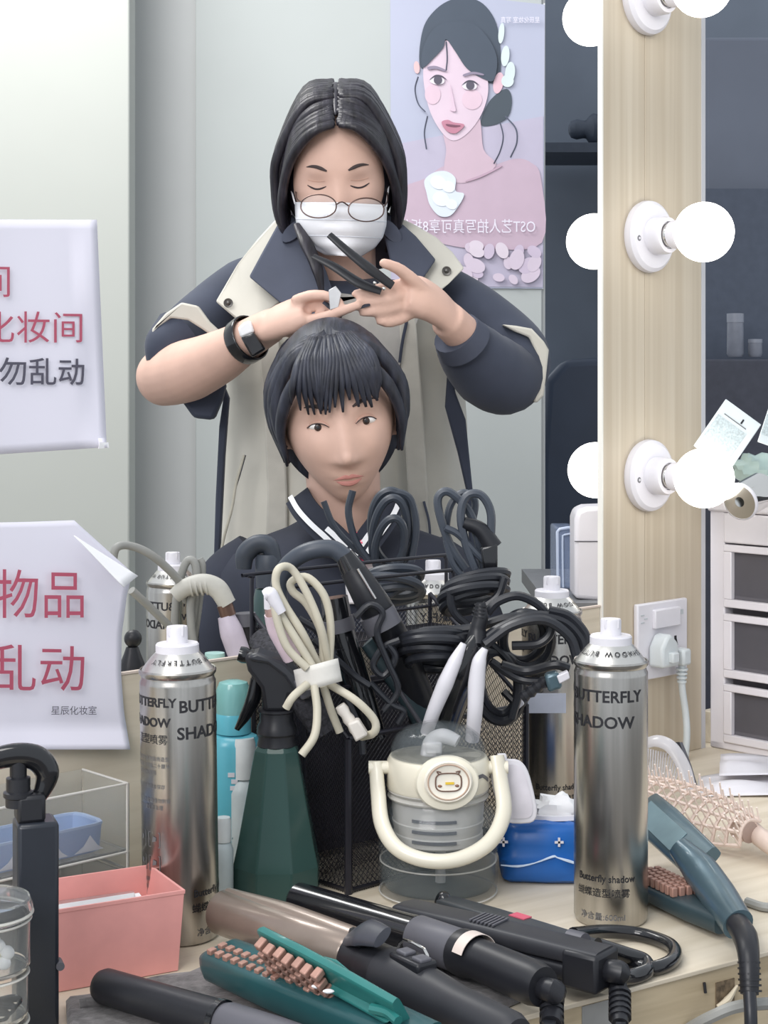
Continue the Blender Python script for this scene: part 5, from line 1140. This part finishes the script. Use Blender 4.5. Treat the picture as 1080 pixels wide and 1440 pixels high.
# hair: cap plus clumps
b = MB(); b.sph((0, 0, 0), 1, 48, 36, M=HMc, fn=lambda p, q: V((p.x*.0895, p.y*.100+.018, p.z*.118+.014)) if (p.y > -.12 or p.z > .62) else V((p.x*.080, p.y*.070+.018, p.z*.10+.012)))
random.seed(11)
for s in (-1, 1):
    for k in range(40):
        t_k = k/39; y0 = -.080+.165*t_k; z0_ = .118-.028*abs(t_k-.4)*2
        xs = .085+random.uniform(-.004, .004); zend = -.032-.02*t_k+random.uniform(-.016, .010); j = random.uniform(-.004, .004)
        pts = [(s*.004, y0*.75, z0_+.003), (s*.050, y0*.95-.004, .095+j*.5), (s*(xs-.003), y0*.85, .045+j), (s*xs, y0*.8+.004+j, .0), (s*(xs-.008), y0*.8+.006, zend)]
        if t_k < .2: pts = [(s*.004, y0*.75-.012, z0_-.004), (s*.040, -.086, .078), (s*.066, -.078+.05*t_k+j*.5, .045), (s*.080, -.052+.05*t_k+j, .0), (s*.077, -.035+.05*t_k, -.046+j*2)]
        b.tube([HMc @ V(p) for p in pts], [.008, .010, .010, .008, .0025], 8, 5, flat=.75)
for k in range(24):
    x = -.058+.005*k; j = random.uniform(-1, 1); sw = .012*sin(k*.45)
    b.tube([HMc @ V(p) for p in ((x*.45, -.045+j*.004, .112), (x*.8, -.088, .090), (x+sw*.5, -.1005, .062), (x*1.06+sw, -.1035+abs(x)*.32, .030+j*.009))], [.0075, .008, .0065, .0018], 8, 5, flat=.6)
obj('hair', b, HAIR2, cl, smooth=180)
def facefeat(par, body, M, eyecol=(58, 44, 40), closed=False, brow=(70, 60, 60), mouth=True):
    """lids, brows, mouth laid on the face through the head's own frame"""
    dg = bpy.context.evaluated_depsgraph_get(); ev = body.evaluated_get(dg); inv = ev.matrix_world.inverted()
    def sf(x, z, lift=.0006):
        o = inv @ (M @ V((x, -.3, z))); d = (inv.to_3x3() @ (M.to_3x3() @ V((0, 1, 0)))).normalized(); ok, p, n, i = ev.ray_cast(o, d)
        return (ev.matrix_world @ p)+M.to_3x3() @ V((0, -lift, 0)) if ok else M @ V((x, -.09, z))
    DK = mat('lash_dark', (52, 44, 48), .6, noise=0)
    for s in (-1, 1):
        bp = [sf(s*(.016+.030*u), .0255+.006*sin(u*2.4), .0008) for u in (0, .25, .5, .75, 1)]
        obj('eyebrow', MB().tube(bp, [.0012, .0026, .0026, .002, .0006], 8, 3), mat('brow_brown', brow, .8, noise=0), par)
        if closed:
            obj('eyelash_line', MB().tube([sf(s*(.018+.028*u), .002-.005*sin(u*pi), .0004) for u in (0, .2, .4, .6, .8, 1)], [.0006, .0013, .0014, .0014, .0013, .0006], 6, 3), DK, par)
            obj('lid_crease', MB().tube([sf(s*(.019+.026*u), .010-.002*sin(u*pi), .0002) for u in (0, .25, .5, .75, 1)], .0005, 6, 3), SKIN2, par)
        else:
            c = sf(s*.0315, .003, 0); e = obj('eye', MB().sph(c+M.to_3x3() @ V((0, .0075, 0)), (.0135, .0105, .0066), 20, 14), mat('eye_white', (236, 232, 230), .25, noise=0), par)
            obj('iris', MB().sph(c+M.to_3x3() @ V((0, -.0020, -.0003)), (.0050, .0018, .0050), 16, 10), mat('iris_brown', eyecol, .2, noise=0), e); obj('pupil', MB().sph(c+M.to_3x3() @ V((0, -.0034, -.0003)), (.0023, .0009, .0023), 12, 8), INK, e)
            obj('upper_lid', MB().tube([sf(s*(.0175+.028*u), .003+.0068*sin(u*pi)**.8, .0012) for u in (0, .2, .4, .6, .8, 1)], [.0008, .0018, .002, .002, .0018, .0009], 8, 3), SKIN2, par)
            obj('eyelash_line', MB().tube([sf(s*(.0175+.028*u), .0025+.0056*sin(u*pi)**.8, .0026) for u in (0, .2, .4, .6, .8, 1)], [.0005, .0010, .0011, .0011, .0010, .0006], 6, 3), DK, par)
    if mouth:
        obj('upper_lip', MB().tube([sf(x, z, -.0012) for x, z in ((-.021, -.0705), (-.011, -.0675), (-.004, -.066), (0, -.067), (.004, -.066), (.011, -.0675), (.021, -.0705))], [.0008, .0026, .0034, .0030, .0034, .0026, .0008], 8, 3), LIP, par)
        obj('lower_lip', MB().tube([sf(x, z, -.0016) for x, z in ((-.018, -.0715), (-.009, -.0748), (0, -.0760), (.009, -.0748), (.018, -.0715))], [.0008, .0036, .0044, .0036, .0008], 8, 3), LIP, par)
    return sf
facefeat(cl, body_c, HMc)
# jacket
JK = MB(); rows(JK, [(728, 428, 545, 2.285, .060), (742, 402, 578, 2.29, .085), (757, 362, 622, 2.295, .105), (776, 326, 660, 2.30, .120), (800, 304, 684, 2.30, .130), (840, 292, 698, 2.30, .138), (900, 288, 702, 2.30, .140), (1000, 290, 700, 2.30, .140), (1180, 296, 694, 2.30, .140), (1200, 300, 690, 2.30, .135)], 48)
jk = obj('varsity_jacket', JK, NAVYC, cl, smooth=180, label='navy jacket with white striped collar')
for s in (-1, 1):
    pts = [(x0_+s*.120, 2.30, .975), (x0_+s*.150, 2.30, .93), (x0_+s*.175, 2.28, .86), (x0_+s*.195, 2.24, .76), (x0_+s*.165, 2.12, .635), (x0_+s*.13, 2.06, .615)]
    obj('sleeve', MB().tube(pts, [.030, .050, .056, .054, .046, .036], 20, 6), NAVYC, jk)
WST = mat('stripe_white', (226, 228, 232), .7, noise=.02)
def strip(par, nm, pts, wd_, m, lift, th=.003):
    """ribbon laid on the jacket front along pixel points"""
    A_ = cr([V(p) for p in pts], 5)
    b_ = MB(); rg = []
    for i, p in enumerate(A_):
        t = (A_[min(i+1, len(A_)-1)]-A_[max(i-1, 0)]).normalized(); n = V((0, -1, 0)); sdir = t.cross(n).normalized()*wd_/2
        rg.append([p-sdir+n*lift, p+sdir+n*lift, p+sdir+n*(lift+th), p-sdir+n*(lift+th)])
    b_.loft(rg); return obj(nm, b_, m, par)
for s in (0, 1):
    P = [(409, 697, 2.220), (420, 716, 2.188), (438, 736, 2.168), (462, 758, 2.156), (484, 782, 2.150)] if s == 0 else [(562, 697, 2.220), (556, 716, 2.188), (544, 736, 2.168), (528, 758, 2.156), (512, 782, 2.150)]
    W3 = [at(*p) for p in P]; dx = V(((14 if s == 0 else -14)/F*2.2, 0, .001))
    c_ = strip(jk, 'collar', [p+dx*.6 for p in W3], .036, mat('collar_rib', (40, 44, 56), .9, noise=.05), -.002, .009)
    strip(c_, 'collar_stripe', [p-dx*.05 for p in W3], .0070, WST, .0072, .0012); strip(c_, 'collar_stripe', [p+dx*.95 for p in W3], .0070, WST, .0072, .0012)
ts = obj('t_shirt', MB().prism([at(*p) for p in ((470, 756, 2.185), (500, 750, 2.180), (524, 758, 2.18), (530, 790, 2.158), (526, 850, 2.150), (488, 850, 2.150), (482, 790, 2.158))], (0, .01, 0)), mat('shirt_white', (226, 224, 226), .8, noise=.02), cl, bevel=.003, label='white t shirt with pink print')
PK_ = mat('hot_pink', (224, 84, 116), .7, noise=.03)
for x0q, y0q, x1q, y1q in ((496, 748, 506, 764), (478, 784, 512, 792), (500, 795, 512, 835)): obj('pink_print', MB().prism([at(x0q, y0q, 2.155), at(x1q, y0q, 2.154), at(x1q+4, y1q, 2.146), at(x0q+4, y1q, 2.146)], (0, -.0015, 0)), PK_, ts)
obj('zip_pull', MB().tube([at(459+9*cos(a), 770+8*sin(a), 2.150) for a in [i*pi/5 for i in range(10)]], .0016, 8, 2, closed=True), INK, jk)
obj('trousers', MB().tube([(x0_-.11, 1.95, .12), (x0_-.11, 1.93, .46), (x0_-.10, 2.10, .51), (x0_-.07, 2.27, .53), (x0_+.07, 2.27, .53), (x0_+.10, 2.10, .51), (x0_+.11, 1.93, .46), (x0_+.11, 1.95, .12)], [.055, .072, .088, .10, .10, .088, .072, .055], 20, 5), NAVYI, cl)
# the chair the client sits on
st = thing('stool', 'round salon stool under the seated client, hidden below the mirror', 'stool', (x0_, 2.28, 0))
obj('seat', MB().lathe([(0, .36), (.17, .36), (.185, .375), (.185, .40), (.17, .412), (0, .412)], T((x0_, 2.28, 0)), 40), BLACK, st); obj('column', MB().tube([(x0_, 2.28, .03), (x0_, 2.28, .36)], .025, 16), STEEL, st); obj('foot', MB().lathe([(0, .001), (.16, .001), (.16, .015), (.03, .03), (0, .03)], T((x0_, 2.28, 0)), 32), STEEL, st)

# ---- stylist standing behind ---------------------------------------------
sx0 = at(478, 0, 2.62).x
sy = person('standing stylist in white face mask, round glasses and navy and cream coat', (sx0, 2.62, 0))
HS = at(477, 248, 2.50); HMs = T(HS) @ Matrix.Rotation(radians(-2), 4, 'Y') @ Matrix.Rotation(radians(18), 4, 'X')
b = MB(); b.sph((0, 0, 0), 1, 72, 56, M=HMs, fn=head_fn(.0735, .094, .116)); ears(b, HMs, 1)
b.tube([HMs @ V((0, .035, -.04)), at(482, 380, 2.545), at(482, 430, 2.58)], [.052, .052, .060], 24)
rows(b, [(392, 440, 530, 2.60, .055), (412, 370, 600, 2.62, .075), (445, 345, 625, 2.63, .09), (560, 345, 620, 2.64, .10), (800, 360, 610, 2.64, .09), (1000, 345, 630, 2.64, .10), (1300, 350, 625, 2.64, .09)])
for s in (-1, 1):
    b.tube([(sx0+s*.07, 2.64, .62), (sx0+s*.085, 2.63, .38), (sx0+s*.09, 2.65, .10)], [.075, .055, .038], 16)
    b.tube([(sx0+s*.09, 2.68, .05), (sx0+s*.10, 2.50, .035)], [.045, .034], 14, 1)
# arms and hands
LA = [at(352, 405, 2.60), at(292, 450, 2.55), at(240, 525, 2.46)]
b.tube(LA, [.036, .036, .044], 20)
b.tube([at(238, 528, 2.455), at(268, 520, 2.41), at(312, 500, 2.36), at(352, 475, 2.31), at(385, 456, 2.28)], [.046, .046, .038, .028, .024], 22, 6)
b.sph(at(232, 530, 2.46), .044, 20, 14)
b.tube([at(372, 462, 2.285), at(392, 452, 2.27), at(415, 444, 2.26), at(432, 438, 2.255)], [.026, .031, .033, .028], 18, 5, flat=.62)
fing(b, [at(412, 424, 2.25), at(436, 416, 2.24), at(458, 416, 2.235), at(477, 424, 2.232)])
fing(b, [at(416, 436, 2.262), at(440, 430, 2.255), at(460, 432, 2.25), at(476, 438, 2.245)], .0085)
fing(b, [at(425, 452, 2.25), at(448, 448, 2.236), at(474, 440, 2.228), at(503, 429, 2.225)], .0090, .0064)
fing(b, [at(412, 456, 2.27), at(432, 466, 2.262), at(446, 464, 2.258), at(452, 456, 2.256)], .0082)
fing(b, [at(402, 462, 2.275), at(418, 474, 2.268), at(432, 474, 2.262), at(440, 468, 2.26)], .0078)
b.tube([at(605, 412, 2.60), at(678, 462, 2.54), at(712, 520, 2.45)], [.034, .034, .036], 20)
b.tube([at(712, 522, 2.45), at(688, 506, 2.40), at(655, 474, 2.34), at(628, 448, 2.30)], [.036, .036, .028, .026], 20, 6)
b.tube([at(640, 455, 2.31), at(615, 432, 2.29), at(590, 418, 2.275), at(568, 414, 2.265)], [.026, .032, .036, .030], 18, 5, flat=.62)
fing(b, [at(572, 398, 2.27), at(548, 404, 2.25), at(524, 408, 2.24), at(500, 413, 2.236)], .0090)
fing(b, [at(572, 412, 2.262), at(550, 420, 2.245), at(528, 424, 2.238), at(508, 424, 2.234)], .0088)
fing(b, [at(574, 428, 2.262), at(552, 434, 2.248), at(530, 438, 2.24), at(510, 440, 2.236)], .0085)
fing(b, [at(580, 440, 2.268), at(562, 450, 2.256), at(546, 454, 2.248), at(534, 452, 2.244)], .0078)
fing(b, [at(600, 412, 2.268), at(578, 392, 2.25), at(560, 378, 2.24), at(540, 370, 2.232)], .0100, .0074)
body_s = obj('body', b, SKIN, sy, smooth=180, remesh=.0038)
# hair with a middle parting
b = MB(); b.sph((0, 0, 0), 1, 48, 36, M=HMs, fn=lambda p, q: V((p.x*.092, p.y*.098+.026, p.z*.118+.010)))
random.seed(21)
for s in (-1, 1):
    for k in range(44):
        t_k = k/43; y0 = -.088+.18*t_k; z0_ = .090+.040*sin(min(1, t_k*1.6)*pi*.62)
        X = .089+random.uniform(-.004, .004); j = random.uniform(-.004, .004)
        if t_k < .30: pts = [(s*(.002+abs(j)), y0+.004, z0_+.002), (s*.034, y0-.003+.012*t_k, z0_-.008+j), (s*.066, y0+.018, z0_-.044), (s*.084, y0+.044, -.008+j), (s*(.087+j), y0+.064, -.060), (s*.072, y0+.080+j, -.112)]
        else: pts = [(s*(.002+abs(j)), y0, z0_+.005), (s*.048, y0, z0_-.008+j*.5), (s*(X-.002), y0+.004, .040), (s*(X+.005), y0+.010, -.012), (s*X, y0+.012, -.062), (s*.068, y0*.8+.014+j, -.118)]
        b.tube([HMs @ V(p) for p in pts], [.006, .0085, .0095, .009, .0085, .004], 8, 5, flat=.8)
b.tube([HMs @ V(p) for p in ((0, -.070, .104), (0, -.045, .117), (0, -.015, .127), (0, .03, .130), (0, .07, .118))], [.002, .005, .008, .0095, .008], 10)
obj('hair', b, HAIR, sy, smooth=180)
facefeat(sy, body_s, HMs, closed=True, brow=(92, 78, 78), mouth=False)
# face mask
def mk(u, v):
    wv = [64, 64, 63, 58, 46, 24]; yv = [288, 300, 316, 332, 347, 360]; k = min(int(v*5), 4); f = v*5-k
    wd_ = wv[k]+(wv[k+1]-wv[k])*f; y = yv[k]+(yv[k+1]-yv[k])*f; uu = u*2-1
    return at(479+wd_*uu+2*v, y-3*(1-uu*uu)*(1-v)+2*uu-2*(1-v)*abs(uu)**3, 2.382+.020*v+.072*abs(uu)**2.2+.0022*sin(v*22)*(1-abs(uu))+.012*(1-v)*gauss(v, .2)*(1-gauss(uu, .3)))
MKM = mat('mask_white', (236, 237, 242), .8, noise=.01, scale=60)
mks = obj('face_mask', MB().grid(mk, 28, 22), MKM, sy, smooth=180, solid=.0015)
for v in (.34, .62): obj('pleat', MB().tube([mk(u, v)+V((0, -.0008, 0)) for u in [i/12 for i in range(13)]], .0010, 6, 2), mat('mask_fold', (214, 218, 226), .8, noise=0), mks)
for s in (0, 1): obj('ear_loop', MB().tube([mk(s, .05), HMs @ V(((-1, 1)[s]*.077, -.012, .0)), HMs @ V(((-1, 1)[s]*.078, .012, .006))], .0013, 6, 3), MKM, mks)
# glasses
gl = bpy.data.objects.new('glasses', None); C.objects.link(gl); gl.parent = sy; WM[gl.name] = WM[sy.name]; 
GM = mat('bronze_wire', (92, 74, 70), .3, .7, noise=0)
for cx, cy in ((448, 289), (515, 294)):
    pts = [at(cx+25*cos(a), cy+15.5*sin(a)+(2 if sin(a) > 0 else 0), 2.372+(.012 if abs(cx-481) > 0 else 0)*(abs(cx+25*cos(a)-481)/60)**2) for a in [i*2*pi/20 for i in range(20)]]
    obj('rim', MB().tube(pts, .0010, 8, 2, closed=True), GM, gl)
    obj('lens', MB().prism(pts, (0, .0012, 0)), mat('lens_clear', (240, 244, 248), .03, alpha=.10, noise=0), gl, smooth=0)
obj('bridge', MB().tube([at(472, 288, 2.374), at(481, 284, 2.371), at(491, 290, 2.374)], .0011, 8, 3), GM, gl)
obj('temple', MB().tube([at(424, 284, 2.384), at(418, 280, 2.41), at(416, 268, 2.47), at(418, 258, 2.51)], .0011, 8, 3), GM, gl)
obj('temple', MB().tube([at(539, 291, 2.384), at(544, 285, 2.41), at(545, 272, 2.47), at(542, 262, 2.51)], .0011, 8, 3), GM, gl)
# coat: cream body, navy yoke and sleeves
CB = MB(); rows(CB, [(396, 425, 545, 2.60, .085), (402, 372, 592, 2.61, .105), (410, 340, 628, 2.62, .125), (430, 322, 648, 2.625, .135), (500, 318, 650, 2.63, .14), (600, 312, 654, 2.63, .145), (700, 308, 660, 2.63, .15), (800, 302, 668, 2.63, .155), (1000, 292, 684, 2.63, .16), (1150, 286, 692, 2.63, .165), (1170, 290, 688, 2.63, .16)], 56)
CB.v = [p+V((.004*sin(p.z*23)*(p.z < 1.15), .006*sin(p.x*46+p.z*5)*(1 if p.z < 1.2 else .3), 0)) for p in CB.v]
ct = obj('coat', CB, COAT, sy, smooth=180, label='cream coat body')
YK = MB(); rows(YK, [(394, 430, 540, 2.61, .088), (399, 368, 596, 2.615, .112), (406, 332, 634, 2.62, .132), (415, 316, 652, 2.62, .142), (432, 312, 656, 2.62, .144), (440, 316, 650, 2.62, .135)], 48)
obj('yoke', YK, NAVY, ct, smooth=180, label='navy shoulder yoke')
sl = obj('sleeve', MB().tube([at(372, 384, 2.60), at(344, 402, 2.58), at(300, 440, 2.545), at(266, 482, 2.51), at(260, 520, 2.485), at(270, 552, 2.475)], [.034, .044, .048, .056, .050, .036], 24, 6), NAVY, ct, label='navy sleeve pushed up over the elbow')
obj('sleeve_flap', MB().tube([at(250, 470, 2.46), at(228, 490, 2.44), at(216, 512, 2.43)], [.040, .030, .012], 16), NAVY, sl)
obj('sleeve_flap', MB().prism([at(*p, 2.44) for p in ((268, 545), (318, 538), (312, 562), (300, 591), (272, 588), (252, 560))], (0, .03, 0)), NAVY, sl, bevel=.006)
obj('cream_band', MB().prism([at(*p, 2.425) for p in ((255, 425), (278, 430), (294, 452), (318, 474), (300, 474), (283, 462), (264, 450), (240, 447), (222, 460), (211, 482), (214, 462), (232, 441))], (0, .02, 0)), COAT, sl, bevel=.003)
sr = obj('sleeve', MB().tube([at(600, 392, 2.60), at(634, 416, 2.57), at(678, 450, 2.53), at(720, 498, 2.48), at(712, 530, 2.44), at(686, 520, 2.40), at(662, 496, 2.37), at(645, 474, 2.345)], [.034, .042, .048, .056, .056, .056, .048, .038], 24, 6), NAVY, ct, label='navy sleeve reaching the wrist')
obj('cream_band', MB().prism([at(*p, 2.42) for p in ((706, 456), (726, 458), (748, 462), (765, 480), (772, 492), (768, 530), (765, 556), (756, 566), (750, 566), (757, 530), (756, 500), (744, 474), (724, 466))], (0, .03, 0)), COAT, sr, bevel=.003)
obj('cuff', MB().tube([at(654, 484, 2.345), at(641, 468, 2.33)], [.041, .036], 20, 1), NAVYI, sr)
obj('sleeve_flap', MB().prism([at(*p, 2.45) for p in ((622, 470), (650, 500), (680, 555), (655, 556), (630, 530), (614, 495))], (0, .04, 0)), NAVY, sr, bevel=.006)
def flap(nm, pts, d, m, th=.008, tilt=None, par=ct, bev=.003):
    P = [at(x, y, d+(0 if tilt is None else tilt(x, y))) for x, y in pts]; return obj(nm, MB().prism(P, (0, th, 0)), m, par, bevel=bev)
tl = lambda x, y: .10*max(0, (400-y)/100)
flap('lapel', [(399, 298), (384, 312), (362, 336), (334, 371), (303, 424), (337, 453), (362, 452), (393, 425), (420, 400), (400, 330)], 2.452, COAT, tilt=tl)
flap('lapel_lining', [(404, 296), (392, 312), (370, 352), (350, 389), (393, 425), (436, 452), (474, 452), (470, 415), (458, 380), (444, 350), (424, 315)], 2.428, NAVYI, tilt=tl, th=.014)
flap('lapel', [(541, 296), (580, 314), (613, 333), (636, 354), (653, 377), (632, 398), (611, 416), (586, 400), (560, 350)], 2.452, COAT, tilt=tl)
flap('lapel_lining', [(537, 297), (556, 306), (585, 332), (613, 365), (600, 384), (590, 400), (570, 400), (550, 372), (541, 335)], 2.428, NAVYI, tilt=tl, th=.014)
obj('back_collar', MB().tube([at(412, 325, 2.49), at(424, 345, 2.57), at(450, 352, 2.645), at(484, 354, 2.66), at(520, 352, 2.645), at(545, 345, 2.57), at(550, 325, 2.49)], [.022, .032, .036, .038, .036, .032, .022], 16, 6, flat=.5), NAVYI, ct)
for x, y in ((321, 426), (628, 381)):
    M = frame(at(x, y, 2.448+tl(x, y)), at(x, y, 2.3+tl(x, y))); obj('snap_button', MB().lathe([(.0072, 0), (.0068, .003), (.004, .0026), (.003, .0036), (0, .004)], M, 20), mat('pewter', (92, 90, 88), .35, .7, noise=0), ct)
flap('inner_top', [(450, 428), (478, 412), (510, 416), (540, 392), (560, 398), (590, 445), (560, 520), (470, 520), (460, 420)], 2.475, mat('inner_grey', (176, 174, 170), .85, noise=.05), .006, None, sy)
flap('side_panel', [(631, 500), (641, 553), (655, 590), (666, 700), (674, 800), (662, 800), (656, 690), (644, 637), (626, 572)], 2.50, NAVY, .02)
flap('side_panel', [(316, 545), (322, 560), (316, 640), (312, 720), (308, 800), (300, 800), (303, 700), (308, 600)], 2.50, NAVY, .02)
flap('placket', [(362, 470), (372, 600), (376, 700), (372, 800), (404, 800), (404, 700), (400, 600), (392, 470)], 2.474, mat('placket_cloth', (190, 187, 178), .85, noise=.04), .012)
flap('placket', [(560, 440), (566, 560), (574, 700), (576, 800), (604, 800), (602, 700), (594, 560), (584, 440)], 2.474, mat('placket_cloth', (190, 187, 178), .85, noise=.04), .012)
obj('drawstring', MB().tube([at(343, 640, 2.475), at(332, 680, 2.47), at(326, 715, 2.468), at(314, 760, 2.468), at(308, 800, 2.47)], .0022, 8), mat('drawstring_beige', (186, 182, 168), .8), ct)
obj('pull_cord', MB().tube([at(572, 452, 2.468), at(566, 480, 2.466), at(562, 510, 2.466)], .0024, 8), NAVY, ct)
obj('coat_crease', MB().tube([at(345, 640, 2.478), at(337, 668, 2.474), at(330, 690, 2.476)], .0015, 6), NAVYI, ct)  # shade of a crease, modelled as a dark strand on the cream cloth
obj('shadow_pleat', MB().tube([at(596, 705, 2.47), at(604, 740, 2.468), at(604, 790, 2.468)], .0020, 6), NAVYI, ct)  # pleat's shadow drawn with a dark tube, not a cloth part
obj('trousers', MB().tube([(sx0-.09, 2.65, .10), (sx0-.085, 2.63, .38), (sx0-.06, 2.64, .66), (sx0+.06, 2.64, .66), (sx0+.085, 2.63, .38), (sx0+.09, 2.65, .10)], [.055, .068, .10, .10, .068, .055], 20, 5), NAVY, sy)
# wrist band
wt_ = thing('wrist_watch', 'black wrist watch with white band on the stylist forearm', 'watch', at(352, 478, 2.29))
WMx = frame(at(335, 485, 2.325), at(372, 462, 2.29), (0, -1, .4))
obj('band', MB().lathe([(.0325, .008), (.0335, .010), (.0335, .026), (.0325, .028)], WMx, 32, cap=False), BLACKG, wt_, solid=.002)
obj('watch_case', MB().prism([at(*p, 2.258) for p in ((338, 474), (357, 467), (374, 491), (354, 503))], (0, .012, 0)), BLACKG, wt_, bevel=.003)
obj('band_white', MB().prism([at(*p, 2.262) for p in ((334, 461), (343, 453), (352, 450), (358, 467), (338, 475))], (0, .012, 0)), PAPERW, wt_, bevel=.003)
# hair clip / thinning tool in the hands
cpn = thing('sectioning_clip', 'long black two armed hair clip held in the stylist fingers', 'hair clip', at(500, 370, 2.22))
obj('upper_arm', MB().tube([at(463, 330, 2.225), at(490, 354, 2.222), at(520, 378, 2.222), at(552, 402, 2.228)], [.0055, .0068, .0085, .0070], 12, 5, flat=.5), BLACK, cpn)
obj('lower_arm', MB().tube([at(440, 360, 2.235), at(470, 375, 2.23), at(505, 398, 2.226), at(536, 410, 2.226)], [.0045, .0072, .0085, .0060], 12, 5, flat=.5), BLACK, cpn)
for x, y in ((527, 398), (540, 406)): obj('rivet', MB().sph(at(x, y, 2.216), .0026, 12, 8), STEELB, cpn)
t = obj('hair_section', MB().tube([at(455, 425, 2.236), at(475, 436, 2.228), at(500, 432, 2.228), at(520, 428, 2.232)], [.003, .006, .006, .003], 8, 5, flat=.5), HAIR2, cl)
obj('hair_section', MB().tube([at(478, 438, 2.23), at(474, 450, 2.235), at(470, 462, 2.22)], [.004, .008, .014], 8, 5, flat=.6), HAIR2, cl)
obj('hair_strand', MB().tube([at(420, 318, 2.455), at(432, 345, 2.43), at(446, 378, 2.415), at(455, 425, 2.412)], [.010, .014, .012, .002], 12, 5, flat=.6), HAIR, sy)
obj('foil_strip', MB().prism([at(*p, 2.224) for p in ((462, 408), (472, 402), (480, 412), (476, 432), (464, 436))], (0, .002, 0)), mat('foil_grey', (196, 196, 198), .3, .4), cpn, bevel=.0008)
